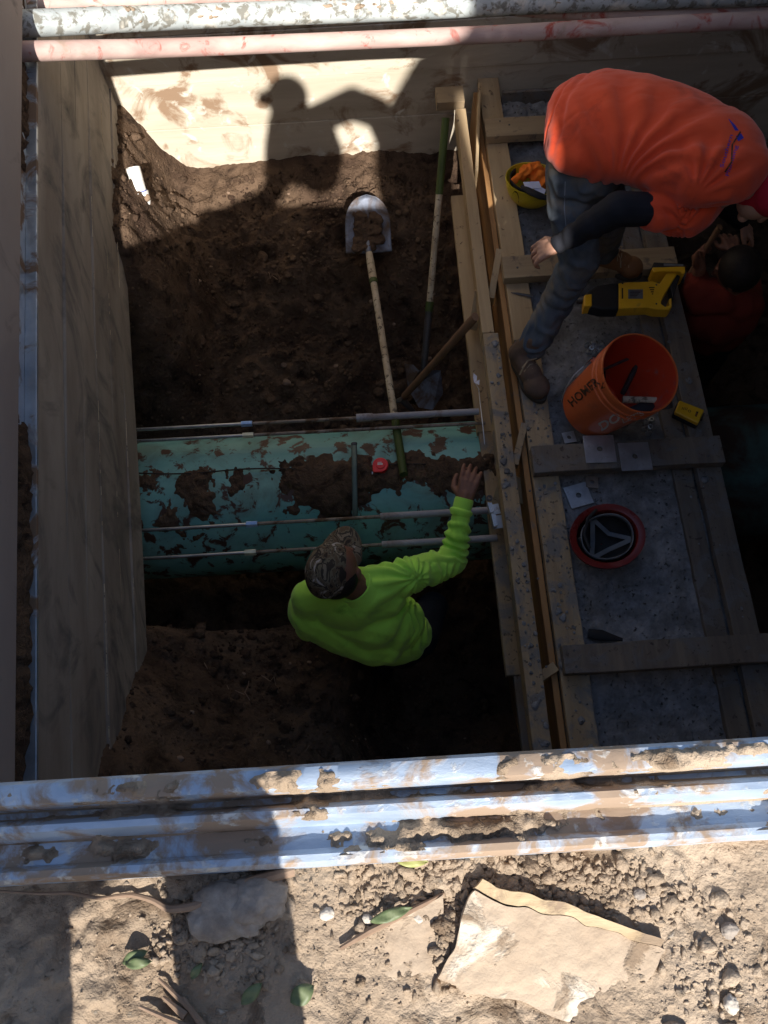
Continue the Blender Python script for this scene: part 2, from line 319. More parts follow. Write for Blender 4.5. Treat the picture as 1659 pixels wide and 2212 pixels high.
for k, D_ in ((0, 2.61), (1, 2.79), (2, 2.95)):
    y = .2
    while y < 3.3:
        L = random.uniform(.01, .05) if random.random() < .6 else random.uniform(.1, .45)
        if random.random() < (.75 if k == 0 else .5): mb.box((wallpt(y+L/2, D_-.0005, .0065)), (wallpt(y+L/2, 0)-wallpt(y, 0)), (.0010,0,0), (0,0,.0008))
        y += L+random.uniform(.01, .12)
build(mb, 'splinter_edge', 'ash_wood', sw)['kind'] = 'stuff'
mb = MB()
a0, a1 = -.3, 3.64
def strip(mb, y0, y1, D0, D1, o0, o1, n=30):
    ys = np.linspace(y0, y1, n)
    v = [];
    for y in ys: v += [wallpt(y, D0, o1), wallpt(y, D1, o1), wallpt(y, D1, o0), wallpt(y, D0, o0)]
    mb.add(v, [(4*i+k, 4*i+4+k, 4*i+4+(k+1) % 4, 4*i+(k+1) % 4) for i in range(n-1) for k in range(4)]+[(0,1,2,3), (4*n-1,4*n-2,4*n-3,4*n-4)])
strip(mb, a0, a1, 1.875, 2.04, -.04, -.015); strip(mb, a0, a1, 1.872, 1.888, -.015, .018); strip(mb, a0, a1, 2.028, 2.042, -.015, .020)
build(mb, 'steel_channel', 'galv', sw, bevel=.002)
mb = MB(); strip(mb, a0, a1, -.02, 1.868, .005, .040, 20); build(mb, 'upper_panel', 'upper_wood', sw, bevel=.004)
# dirt packed in the channel
v, f = grid(0, 1, 0, 1, .01, lambda x, y: 0*x)
mb = MB(); n = 330; rows = 7; V = []
for i in range(n):
    y = -.1+3.6*i/(n-1)
    for j in range(rows):
        D_ = 1.892+.134*j/(rows-1); V.append(wallpt(y, D_, 0))
V = np.array(V); mk = fbm(V*np.array([1,1,3]), 3.5, 3, 31)+.35*(V[:, 1] < 1.2)+.15*fbm(V, 40, 2, 32)
V[:, 0] += -.02+.05*np.clip(mk+.05, 0, .6)+.012*fbm(V, 60, 2, 33)*(mk > -.1)
mb.add(V, [(i*rows+j, i*rows+j+1, (i+1)*rows+j+1, (i+1)*rows+j) for i in range(n-1) for j in range(rows-1)])
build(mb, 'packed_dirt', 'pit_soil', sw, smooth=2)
YF = 3.58
fw = thing('plank_wall', (.7, YF, H-3.6), 'wall of long horizontal planks at the far end of the pit, mud-stained and partly sunlit', 'wall')
mb = MB(); D0 = 4.0; seamsF = [3.75, 3.475, 3.22, 2.95, 2.69, 2.43, 2.17, 1.9, 1.6, 1.3, 1.0, .72]
for k in range(len(seamsF)-1):
    b, a = seamsF[k]-.002, seamsF[k+1]+.002; o = [.0,.004,.0,.006,.002,.005,0,.004,0,.003,0][k]
    mb.bx(-1.6, 2.95, YF-o, YF+.05, H-b, H-a)
build(mb, 'plank_face', 'far_wood', fw, bevel=.002)
rw = MB(); rw.bx(2.80, 2.86, -.3, 3.66, H-4.4, H-.72); tag(build(rw, 'sheeting_wall', 'shore_wood'), 'dark timber sheeting closing the right end of the pit', 'wall')
nw = MB(); nw.bx(-1.2, 2.86, -.12, -.06, H-4.4, H-.78); tag(build(nw, 'sheeting_wall', 'shore_wood'), 'timber sheeting under the near edge of the pit, below the steel rail', 'wall')
# ------------------------------------------------------------------ near steel rail (profile extruded between two image lines)
A0 = P(-700, 1731, .66); A1 = P(2300, 1551, .66)
dirr = (A1-A0)/np.linalg.norm(A1-A0); perp = np.array([-dirr[1], dirr[0], 0])  # away from camera
# (offset across, height); 0 = far lip, negative = toward the viewer
prof = [(-.074,-.012),(-.072,.026),(-.069,.032),(-.064,.032),(-.060,.022),(-.044,.018),(-.041,.030),(-.037,.038),(-.032,.038),(-.028,.026),(-.0265,.016),(-.021,.014),(-.0195,.034),(-.017,.042),(-.010,.043),(-.002,.040),(.001,.034),(.001,-.02),(-.02,-.06),(-.074,-.06)]
base = P(0, 1690, .655); base = base-dirr*((base-A0).dot(dirr)); 
sr = thing('steel_rail', (0, .04, 0), 'ridged galvanised steel rail lying along the near edge of the pit, caked with mud', 'rail')
n = 500; V = []
Lr = np.linalg.norm(A1-A0)
for i in range(n):
    c = base+dirr*(Lr*i/(n-1)); c = np.array([c[0], c[1], 0.])
    for (u, z) in prof: V.append(c+perp*u*1.0+np.array([0,0,z+.002*math.sin(i*.03)]))
V = np.array(V); m_ = len(prof)
nz = fbm(V, 60, 3, 41); V[:, 2] += .0012*nz
mb = MB(); mb.add(V, [(i*m_+j, (i+1)*m_+j, (i+1)*m_+(j+1) % m_, i*m_+(j+1) % m_) for i in range(n-1) for j in range(m_)])
build(mb, 'rail_profile', 'galv_rail', sr, smooth=True)
# mud crust in the grooves
mb = MB(); nn = 700; rows = 22; V = []
for i in range(nn):
    c = base+dirr*(Lr*(.12+.76*i/(nn-1))); c = np.array([c[0], c[1], 0.])
    for j in range(rows):
        u = -.066+.062*j/(rows-1); z = np.interp(u, [p_[0] for p_ in prof[:16]], [p_[1] for p_ in prof[:16]])
        q = c+perp*u; q[2] = z; V.append(q)
V = np.array(V); m1 = fbm(V, 13, 3, 43); m2 = fbm(V, 80, 3, 44)
jj = np.tile(np.arange(rows), nn); uu = -.066+.062*jj/(rows-1)
gro = np.exp(-((uu+.052)/.010)**2)*1.0+np.exp(-((uu+.024)/.006)**2)*1.2+.55*np.exp(-((uu+.008)/.008)**2)
thick = np.clip(m1*1.05+gro*.42-.46+.30*m2+.12*fbm(V, 200, 2, 45), -.08, .5); V[:, 2] += .026*thick+.003*m2*(thick > 0)-.001
mb.add(V, [(i*rows+j, (i+1)*rows+j, (i+1)*rows+j+1, i*rows+j+1) for i in range(nn-1) for j in range(rows-1)])
build(mb, 'mud_crust', 'surface_soil', sr, smooth=2)
# ------------------------------------------------------------------ utility pipes high across the pit
def curve_px(pts, D, n=60):
    pts = [P(p[0], p[1], D+.38*float(sstep(60, 600, p[0]))) if len(p) == 2 else P(*p) for p in pts]; t = np.linspace(0, 1, len(pts)); q = np.array(pts)
    tt = np.linspace(0, 1, n); out = np.stack([np.interp(tt, t, q[:, k]) for k in range(3)], 1)
    for _ in range(8): out[1:-1] = (out[:-2]+out[1:-1]*2+out[2:])/4
    return out
gpx = P(55, 50, 1.95)
def utility(name, pts, D, r, m, label):
    q = curve_px(pts, D); t = thing(name, q[30], label, 'pipe')
    mb = MB(); mb.tube(q, r, 28); build(mb, 'pipe_barrel', m, t, smooth=True)
    return t, q
t, q = utility('grey_pipe', [(10,53),(400,36),(830,21),(1250,0),(1700,-16),(2100,-30)], 1.95, .0435, 'pipe_grey', 'thick pale grey plastic pipe crossing the top of the pit, scuffed and splashed with mud')
mb = MB(); mb.tube([q[0]*.955+q[3]*.045+(q[3]-q[0])*.5, q[0]+(q[3]-q[0])*.95, q[0]+(q[3]-q[0])*1.25, q[0]+(q[3]-q[0])*1.4], [.0385,.0425,.0425,.039], 28); build(mb, 'coupling', 'pipe_grey', t, smooth=True)
mb = MB()
for k in range(90):
    i = random.randint(4, 56); a = random.gauss(0, .8); c = q[i]+(q[i+1]-q[i])*random.random()+.0385*np.array([0, math.sin(a), math.cos(a)])
    mb.ico(c, np.array([.02,.012,.006])*random.uniform(.4, 1.3), 2, .8, k)
build(mb, 'mud_splash', 'surface_soil', t, smooth=2)['kind'] = 'stuff'
utility('red_conduit', [(10,112),(400,103),(800,86),(1100,73),(1350,57),(1700,41),(2100,30)], 1.95, .0325, 'pipe_red', 'faded red pipe crossing the pit just below the thick grey pipe')
utility('red_conduit', [(10,12),(300,4),(700,-14),(1000,12),(1250,32),(1450,36),(1700,26),(2100,0)], 2.02, .024, 'pipe_red', 'faded red pipe running mostly hidden behind the thick grey pipe at the top edge')
# ------------------------------------------------------------------ main teal pipe + rods
tp = thing('water_main', (0, 1.567, H-3.59), 'large teal plastic water main lying across the pit bottom under caked mud', 'pipe')
mb = MB(); NX = 340; NA = 150; V = []
xs = np.linspace(-1.9, 2.79, NX)
for x in xs:
    for k in range(NA):
        a = 2*math.pi*k/NA; V.append((x, 1.567+.328*math.cos(a)+.0*x, H-3.59+.328*math.sin(a)))
V = np.array(V)
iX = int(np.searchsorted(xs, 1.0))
for (i0, i1, mm) in ((0, iX, 'teal'), (iX, NX-1, 'teal_shaded')):
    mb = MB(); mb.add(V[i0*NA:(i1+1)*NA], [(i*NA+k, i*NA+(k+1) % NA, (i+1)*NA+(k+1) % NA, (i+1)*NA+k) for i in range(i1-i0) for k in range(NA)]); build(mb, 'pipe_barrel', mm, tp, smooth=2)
# raised mud cakes on the pipe
mb = MB(); V = []; na = 110; nx = 330; xs = np.linspace(-1.15, .5, nx); an = np.linspace(.45, 2.75, na)
for x in xs:
    for a in an: V.append((x, 1.567+.328*math.cos(a), H-3.59+.328*math.sin(a)))
V = np.array(V); ang = np.tile(an, nx); nrm = np.stack([0*ang, np.cos(ang), np.sin(ang)], 1)
big = fbm(V, 3.4, 3, 51); med = fbm(V, 13, 3, 52); fine = fbm(V, 45, 3, 53)
band = np.exp(-((ang-1.72)/.40)**2)*.42
colm = .40*np.exp(-((V[:, 0]+.22)/.15)**2)+.22*np.exp(-((V[:, 0]+.80)/.12)**2)+.20*np.exp(-((V[:, 0]-.35)/.16)**2)
th = big*.85+med*.55+fine*.22+band+colm*sstep(1.35, 1.7, ang)-.42-.5*(1-sstep(1.15, 1.4, ang))
V = V+nrm*(np.clip(th*.055, -.004, .028)+.004*fine*(th > 0))[:, None]
keep = th > -.03
Fc = []
for i in range(nx-1):
    for j in range(na-1):
        a_ = i*na+j
        if keep[a_] or keep[a_+1] or keep[a_+na] or keep[a_+na+1]: Fc.append((a_, a_+na, a_+na+1, a_+1))
mb.add(V, Fc); mb.cur = 0
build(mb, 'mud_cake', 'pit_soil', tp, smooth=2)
def rod(px0, px1, split, nutx, D, lab, nutm, r=.0075, rs=.015):
    a = P(px0[0], px0[1], D); b = P(px1[0], px1[1], D)
    a = a-(b-a)*.12
    at = lambda X: a+(b-a)*((X-a[0])/(b[0]-a[0]))
    t = thing('tie_rod', (a+b)/2, lab, 'rod', 'threaded tie rods between the shoring wall and the form')
    xs_ = P(split, px0[1]+(px1[1]-px0[1])*.65, D)[0]; xn = P(nutx, px0[1]+(px1[1]-px0[1])*.33, D)[0]
    mb = MB(); mb.tube([a, at(xn)], r, 12); build(mb, 'rod', 'rod', t, smooth=True)
    mb = MB(); mb.tube([at(xn), at(xs_+.02)], r, 12); build(mb, 'rod', 'rod_dirty', t, smooth=True)
    if rs > r*1.2:
        mb = MB(); mb.tube([at(xs_), at(xs_+.07), at(xs_+.075), b+(b-a)*.02], [rs*1.22, rs*1.22, rs, rs] if D < 3.22 else rs, 16); build(mb, 'sleeve', 'sleeve', t, smooth=True)
    mb = MB(); u = (b-a)/np.linalg.norm(b-a); mb.tube([at(xn-.024), at(xn+.024)], r*1.9, 6); build(mb, 'coupling_nut', nutm, t, bevel=.001)
rod((295,928),(1018,890),770,533,3.20, 'tie rod farthest from the camera, with a blue coupling nut and a fat grey sleeve', 'nut_blue')
rod((293,953),(1020,915),1040,536,3.22, 'tie rod along the far side of the teal pipe, with pale nut and no sleeve', 'nut_pale', rs=.007)
rod((305,1146),(1045,1103),822,544,3.225, 'tie rod crossing the near half of the teal pipe, touching the grey-green bar', 'nut_blue')
rod((308,1207),(1057,1163),825,541,3.25, 'tie rod nearest the camera, passing behind the camouflage cap', 'nut_pale')
# wire along the pipe
def snap_pipe(px, py, lift=.006):
    r = ray(px, py); o = np.array([0, 0, H]); cy, cz, R_ = 1.567, H-3.59, .328
    A = r[1]**2+r[2]**2; B = 2*(r[1]*(o[1]-cy)+r[2]*(o[2]-cz)); C_ = (o[1]-cy)**2+(o[2]-cz)**2-(R_+lift)**2
    dsc = B*B-4*A*C_; t_ = (-B-math.sqrt(max(dsc, 0)))/2/A; return o+r*t_
mb = MB(); mb.tube([snap_pipe(x, 1023-.031*(x-300)+3*math.sin(x*.02), .016) for x in range(290, 1050, 20)], .0035, 8)
tag(build(mb, 'wire', 'cable', smooth=True), 'thin dark wire strung along the muddy top of the teal pipe', 'wire')
# bar across the pipe
t = thing('steel_bar', snap_pipe(765, 1040), 'grey-green steel bar lying crosswise over the teal pipe', 'bar')
q = [snap_pipe(765+i*.15, y, .032) for i, y in enumerate(range(962, 1120, 12))]
mb = MB(); mb.tube(q, [.012]*len(q), 8, flat=.55); build(mb, 'shaft', 'bar', t, smooth=True)
mb = MB(); mb.tube([q[0]+np.array([0,.012,.0]), q[0]], .0135, 8, flat=.7); build(mb, 'end_cap', 'steel_dark', t, smooth=True)
# red tape measure
c = snap_pipe(822, 1008, .014); t = thing('tape_measure', c, 'small red tape measure lying on the muddy teal pipe', 'tape measure')
mb = MB(); up = np.array([.05, .05, 1.]); up /= np.linalg.norm(up)
ring = [(.034*math.cos(a), .034*math.sin(a)) for a in np.linspace(-.5*math.pi, 1.0*math.pi, 22)]+[(-.034, -.030), (-.030, -.034)]
mb.hull([c+np.array([x, y, .022]) for x, y in ring], [c+np.array([x, y, -.012]) for x, y in ring]); build(mb, 'case', 'tape_red', t, bevel=.005)
mb = MB(); mb.lathe(c+np.array([0, 0, .0225]), (0,0,1), [(.001,.003),(.019,.003),(.021,.001),(.021,-.002)], 32); build(mb, 'dial', 'tape_red', t, smooth=True)
mb = MB(); mb.bx(c[0]-.013, c[0]+.010, c[1]-.004, c[1]+.004, c[2]+.0258, c[2]+.0268); mb.bx(c[0]-.012, c[0]+.006, c[1]+.007, c[1]+.010, c[2]+.0258, c[2]+.0268); build(mb, 'label', 'ink_white', t)
mb = MB(); mb.bx(c[0]-.040, c[0]-.034, c[1]-.036, c[1]-.018, c[2]-.010, c[2]+.008); build(mb, 'hook', 'zinc', t, bevel=.001)
# ------------------------------------------------------------------ concrete block and formwork
def conc_z(X, Y):
    p = np.stack([X, Y, 0*X], 1)
    return H-3.055+.014*fbm(p, 3, 3, 61)+.011*fbm(p, 16, 3, 62)+.004*fbm(p, 45, 2, 65)-.010*np.clip(fbm(p, 55, 2, 63)-.35, 0, 1)*2+.05*sstep(3.0, 3.3, Y)*np.abs(fbm(p, 20, 3, 64))
mb = MB(); v, f = grid(.62, 1.30, -.05, 3.42, .009, conc_z); mb.add(v, f); mb.bx(.605, 1.315, -.05, 3.42, H-4.3, H-3.10)
cb = build(mb, 'concrete_block', 'concrete', smooth=True); tag(cb, 'rough grey concrete block cast inside the timber formwork, under the bucket and red hard hat', 'concrete')
fm = thing('concrete_formwork', (.9, 1.7, H-4.0), 'timber formwork of planks and cross cleats around the grey concrete block', 'formwork')
def board(name, m, x0, x1, y0, y1, D, th=.04, n=None, wob=.003, seed=0):
    """plank with slightly uneven, subdivided sides"""
    L = max(x1-x0, y1-y0); n = n or max(2, int(L/.05)); along = 1 if (y1-y0) >= (x1-x0) else 0
    mb = MB(); V = []
    for i in range(n+1):
        t_ = i/n
        for (a, b) in ((0, 0), (1, 0), (1, 1), (0, 1)):
            x = x0+(x1-x0)*(t_ if along == 0 else a); y = y0+(y1-y0)*(t_ if along == 1 else a); z = H-D-th*(1-b); V.append((x, y, z))
    V = np.array(V); V += wob*np.stack([fbm(V, 6, 2, 70+seed), fbm(V, 6, 2, 71+seed), fbm(V, 3, 2, 72+seed)], 1)
    fc = [(4*i+k, 4*i+(k+1) % 4, 4*i+4+(k+1) % 4, 4*i+4+k) for i in range(n) for k in range(4)]+[(3,2,1,0), (4*n, 4*n+1, 4*n+2, 4*n+3)]
    if along == 0: fc = [tuple(reversed(q)) for q in fc]
    mb.add(V, fc); return build(mb, name, m, fm, bevel=.003)
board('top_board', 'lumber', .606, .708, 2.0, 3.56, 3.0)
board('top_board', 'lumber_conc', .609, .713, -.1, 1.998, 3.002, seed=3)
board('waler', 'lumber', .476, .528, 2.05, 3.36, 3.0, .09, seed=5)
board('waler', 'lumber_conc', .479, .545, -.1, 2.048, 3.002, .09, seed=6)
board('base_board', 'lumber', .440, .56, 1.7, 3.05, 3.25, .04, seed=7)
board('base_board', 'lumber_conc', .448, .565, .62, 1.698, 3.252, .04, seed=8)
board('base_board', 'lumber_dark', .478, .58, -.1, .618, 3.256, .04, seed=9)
box1('form_panel', 'plywood', fm, .580, .604, -.1, 3.50, H-4.15, H-3.03)
box1('form_panel', 'plywood', fm, 1.316, 1.335, -.1, 3.40, H-4.15, H-3.045)
box1('form_panel', 'lumber_dark', fm, .715, 1.32, 3.43, 3.45, H-4.0, H-2.985)
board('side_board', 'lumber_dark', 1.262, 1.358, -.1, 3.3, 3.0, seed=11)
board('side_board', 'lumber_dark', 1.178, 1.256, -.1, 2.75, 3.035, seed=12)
board('end_block', 'lumber_x', .385, .520, 3.368, 3.475, 2.965, .05, seed=13)
board('cross_cleat', 'lumber_x', .600, 1.30, 3.118, 3.235, 2.955, .045, seed=14)
board('cross_cleat', 'lumber_x', .594, 1.36, 2.295, 2.413, 2.955, .045, seed=15)
board('cross_cleat', 'lumber_dark', .606, 1.362, 1.350, 1.468, 2.955, .045, seed=16)
board('cross_cleat', 'lumber_dark', .618, 1.72, .556, .660, 2.955, .045, seed=17)
def strut(p0, p1, w=.022, h=.045, m='lumber'):
    p0 = np.array(p0); p1 = np.array(p1); u = p1-p0; u /= np.linalg.norm(u); s_ = np.cross(u, [0,0,1.]); s_ /= np.linalg.norm(s_); up_ = np.cross(s_, u)
    mb = MB(); mb.box((p0+p1)/2, (p1-p0)/2, s_*w, up_*h); build(mb, 'strut', m, fm, bevel=.002)
strut(W(.535, 2.92, 3.02), W(.60, 3.45, 2.99), .007, .06)
strut(W(.545, 2.28, 3.10), W(.602, 2.50, 3.04), .015)
strut(W(.545, 1.42, 3.03), W(.605, 1.60, 3.02), .014, .02, 'lumber_conc')
strut(W(.550, 1.32, 3.16), W(.600, 1.40, 3.14), .05, .02)
strut(W(.540, .565, 3.05), W(.604, .60, 3.03), .018, .03)
strut(W(.47, 2.22, 3.20), W(.50, 2.32, 3.05), .02)
strut(W(.47, 1.30, 3.20), W(.52, 1.42, 3.10), .022)
# concrete slop on the boards
mb = MB()
for k in range(260):
    y = random.uniform(.1, 2.0); w_ = random.random()
    x = random.uniform(.49, .54) if w_ < .45 else random.uniform(.615, .71)
    if w_ > .85: x = random.uniform(1.19, 1.35)
    s_ = .0028*math.exp(random.gauss(0,.5)); mb.ico(W(x, y, 3.0), (s_*1.5, s_*1.8, s_*.45), 2, .9, k)
build(mb, 'concrete_slop', 'concrete', fm, smooth=2)['kind'] = 'stuff'
for (px, py, D_) in ((1080,262,2.955),(1100,270,2.955),(1118,578,2.955),(1145,1060,3.0),(1162,1250,3.0),(1180,1440,3.0),(1240,1405,2.955),(1245,1440,2.955),(1530,985,2.955)):
    mb = MB(); mb.lathe(P(px, py, D_)+np.array([0,0,.0]), (0,0,1), [(.0005,.0022),(.0045,.002),(.005,.0),(.004,-.004)], 12)
    build(mb, 'nail_head', 'steel_dark', fm, smooth=True)
# metal clamps/brackets at the form side
t = thing('wedge_bracket', P(1062, 1108, 3.05), 'pair of shiny metal wedge brackets screwed to the left side of the form', 'bracket')
for (pa, pb) in (((1054,1088),(1060,1110)), ((1062,1112),(1068,1140))):
    a = P(*pa, 3.12); b = P(*pb, 3.12); mb = MB(); u = (b-a)/np.linalg.norm(b-a); s_ = np.cross([0,0,1.], u); c = (a+b)/2
    mb.box(c, (b-a)/2, s_*.004, (0,0,.014)); mb.box(c+np.array([.022,0,-.012]), (b-a)/2, s_*.022, (0,0,.002)); mb.box(c+np.array([.008,0,.012]), (b-a)/2*.9, s_*.006, (0,0,.003))
    build(mb, 'wedge', 'zinc', t, bevel=.001)
mb = MB()
for p in ((1057,1077),(1068,1098)): mb.lathe(P(*p, 3.14), (0,0,1), [(.006,.008),(.013,.008),(.013,0),(.006,0),(.006,.008)], 20)
build(mb, 'washer', 'steel_dark', t, smooth=True)
# small flagged wire on form
t = thing('flag_wire', P(1028, 820, 3.2), 'bent metal strap with a whitish tip, nailed to the form beside the long wooden handle', 'strap')
mb = MB(); mb.add([P(1023,806,3.17), P(1030,812,3.17), P(1030,822,3.16), P(1024,826,3.17), P(1022,815,3.17)], [(0,1,2,3,4)]); mb.add([P(1024,826,3.17),P(1036,820,3.15),P(1035,832,3.15)], [(0,1,2)]); build(mb, 'tip', 'paper', t)
mb = MB(); mb.tube([P(1027,828,3.17), P(1034,840,3.14), P(1037,870,3.10), P(1043,920,3.09), P(1047,960,3.09)], .0022, 6); build(mb, 'band', 'zinc', t, smooth=True)
# ------------------------------------------------------------------ plates, nuts
def plate(pa, pb, pc, D, name, m, label, th=.006, hole=.011, grp='square steel washer plates'):
    """pa,pb,pc: three consecutive corners in the picture"""
    a, b, c = P(*pa, D), P(*pb, D), P(*pc, D); ex = (b-a); ey = (c-b); ctr = (a+c)/2; s = (np.linalg.norm(ex)+np.linalg.norm(ey))/4
    ex = ex/np.linalg.norm(ex); ey = np.cross([0,0,1.], ex) * (1 if np.cross([0,0,1.], ex).dot(ey) > 0 else -1)
    n = 32; V = []; Fc = []
    for z in (0, -th):
        for k in range(n):
            a_ = 2*math.pi*k/n; V.append(ctr+hole*(math.cos(a_)*ex+math.sin(a_)*ey)+np.array([0,0,z]))
        for k in range(n):
            a_ = 2*math.pi*k/n; cx_, sy_ = math.cos(a_), math.sin(a_); q = max(abs(cx_), abs(sy_)); V.append(ctr+s*(cx_/q*ex+sy_/q*ey)+np.array([0,0,z]))
    for k in range(n):
        k2 = (k+1) % n; Fc += [(k, k2, n+k2, n+k), (2*n+k, 3*n+k, 3*n+k2, 2*n+k2), (n+k, n+k2, 3*n+k2, 3*n+k), (k, 2*n+k, 2*n+k2, k2)]
    mb = MB(); mb.add(V, Fc); o = build(mb, name, m, bevel=.0008); tag(o, label, 'plate', grp); return o
plate((1254,943),(1323,941),(1338,996), 2.947, 'washer_plate', 'zinc', 'square steel plate with centre hole, left one on the cross plank below the bucket')
plate((1336,957),(1401,954),(1409,1014), 2.943, 'washer_plate', 'zinc', 'square steel plate with centre hole, right one on the cross plank below the bucket')
plate((1217,1055),(1268,1041),(1283,1084), 3.035, 'washer_plate', 'zinc', 'bluish square steel plate with a centre hole, tucked against the red hard hat')
plate((1213,935),(1238,930),(1247,953), 3.03, 'washer_plate', 'zinc', 'small dull steel plate half under the bottom of the orange bucket', hole=.009)
plate((1265,1028),(1293,1030),(1293,1054), 3.035, 'washer_plate', 'zinc_rust', 'small rusty brown steel plate with a hole between the plank and the red hard hat', hole=.009)
def nut(c, r, ax, label, grp):
    ax = np.array(ax, float); ax /= np.linalg.norm(ax); mb = MB(); h = r*.9
    mb.lathe(c, ax, [(r*.55, h), (r, h*.95), (r, -h*.95), (r*.55, -h), (r*.55, h)], 6); o = build(mb, 'hex_nut', 'zinc'); tag(o, label, 'nut', grp)
for k, (px, py) in enumerate(((1268,745),(1278,752),(1290,748),(1285,762),(1297,757),(1272,760),(1300,747),(1283,741))):
    nut(P(px, py, 3.03), .0115, (random.uniform(-1,1), random.uniform(-1,1), 1.2), 'small steel hex nut in the pile left of the orange bucket', 'nuts left of the bucket')
for k, (px, py) in enumerate(((1385,905),(1396,912),(1404,922),(1392,926),(1408,908),(1400,935))):
    nut(P(px, py, 3.03), .0115, (random.uniform(-1,1), random.uniform(-1,1), 1.2), 'dark hex nut in the small pile on the concrete below the bucket rim', 'nuts below the bucket')
mb = MB(); mb.tube([P(1270,1368,3.035), P(1300,1373,3.03), P(1345,1382,3.035)], [.018,.022,.006], 8, flat=.4); tag(build(mb, 'wood_scrap', 'strap_black', smooth=True), 'dark flat scrap lying on the concrete against the lowest cross plank', 'scrap')
mb = MB(); mb.tube([P(1104,632,3.0-.004), P(1118,634,2.995), P(1150,640,2.993)], [.002,.006,.008], 8, flat=.5); tag(build(mb, 'chisel', 'steel_dark', smooth=True), 'dark pointed chisel lying on the form board beside the knee', 'chisel')
# ------------------------------------------------------------------ generic blobs (remeshed bodies)
def capsule(mb, p0, r0, p1, r1, n=8, seg=14):
    p0 = np.array(p0, float); p1 = np.array(p1, float); d_ = p1-p0; L = np.linalg.norm(d_); 
    if L < 1e-6: mb.ico(p0, r0, 3); return
    d_ = d_/L; pts = []; rr = []
    for i in range(n): a = math.pi/2*(1-i/n); pts.append(p0-d_*r0*math.sin(a)); rr.append(max(r0*math.cos(a), 1e-4))
    for i in range(n+1): a = math.pi/2*i/n; pts.append(p1+d_*r1*math.sin(a)); rr.append(max(r1*math.cos(a), 1e-4))
    mb.tube(pts, rr, seg)
def ell(mb, c, rx, ax=None):     # ellipsoid: rx radii, ax rows = axes
    V, Fc = ICO[3]; A = np.array(ax if ax is not None else np.eye(3), float); A = A/np.linalg.norm(A, axis=1)[:, None]
    mb.add(np.asarray(c)+(V*np.array(rx))@A, Fc)
def frame(zax, xhint):
    z = np.array(zax, float); z /= np.linalg.norm(z); x = np.array(xhint, float); x -= x.dot(z)*z; x /= np.linalg.norm(x); return [x, np.cross(z, x), z]
def blob(name, mb, m, parent, voxel=.008, smooth=8, fold=None, cut=None):
    me = bpy.data.meshes.new('tmp'); me.from_pydata(np.concatenate(mb.v).tolist(), [], mb.f); me.validate()
    ob = bpy.data.objects.new('tmp', me); COL.objects.link(ob)
    r = ob.modifiers.new('r', 'REMESH'); r.mode = 'VOXEL'; r.voxel_size = voxel; r.adaptivity = 0
    if smooth: s_ = ob.modifiers.new('s', 'SMOOTH'); s_.iterations = smooth; s_.factor = .5
    dg = bpy.context.evaluated_depsgraph_get(); dg.update()
    m2 = bpy.data.meshes.new_from_object(ob.evaluated_get(dg)); m2.name = name
    bpy.data.objects.remove(ob); bpy.data.meshes.remove(me)
    if fold or cut:
        n = len(m2.vertices); co = np.empty(n*3); m2.vertices.foreach_get('co', co); co = co.reshape(-1, 3)
        no = np.array([v.normal[:] for v in m2.vertices])
        if fold: co = co+no*fold(co, no)[:, None]; m2.vertices.foreach_set('co', co.ravel()); m2.update()
        if cut:
            import bmesh
            bm = bmesh.new(); bm.from_mesh(m2)
            for (pc, pn, *lim) in cut:
                pc = Vector(tuple(pc)); pn = Vector(tuple(pn)).normalized()
                if lim:     # only the tube of radius lim around the cut's own axis
                    inside = lambda v: ((v.co-pc)-pn*(v.co-pc).dot(pn)).length < lim[0] and -.012 < (v.co-pc).dot(pn) < .075
                    gm = [q for q in bm.faces if all(inside(v) for v in q.verts)]; es = list({e for q in gm for e in q.edges}); vs = list({v for q in gm for v in q.verts})
                    bmesh.ops.bisect_plane(bm, geom=vs+es+gm, plane_co=pc, plane_no=pn)
                    bmesh.ops.delete(bm, geom=[q for q in bm.faces if (q.calc_center_median()-pc).dot(pn) > 0 and all(inside(v) for v in q.verts)], context='FACES')
                else: bmesh.ops.bisect_plane(bm, geom=bm.verts[:]+bm.edges[:]+bm.faces[:], plane_co=pc, plane_no=pn, clear_outer=True)
            bm.to_mesh(m2); bm.free()
    return link(name, m2, m, parent, smooth=True)
def limb(mb, pts):   # [(p, r), ...]
    for (a, ra), (b, rb) in zip(pts[:-1], pts[1:]): capsule(mb, a, ra, b, rb)
def shift(p, v): return np.array(p)+np.array(v)
def ridge(t, w=1.): # periodic cloth fold: sharp crests, round troughs
    s_ = np.sin(t); return np.sign(s_)*np.abs(s_)**.8
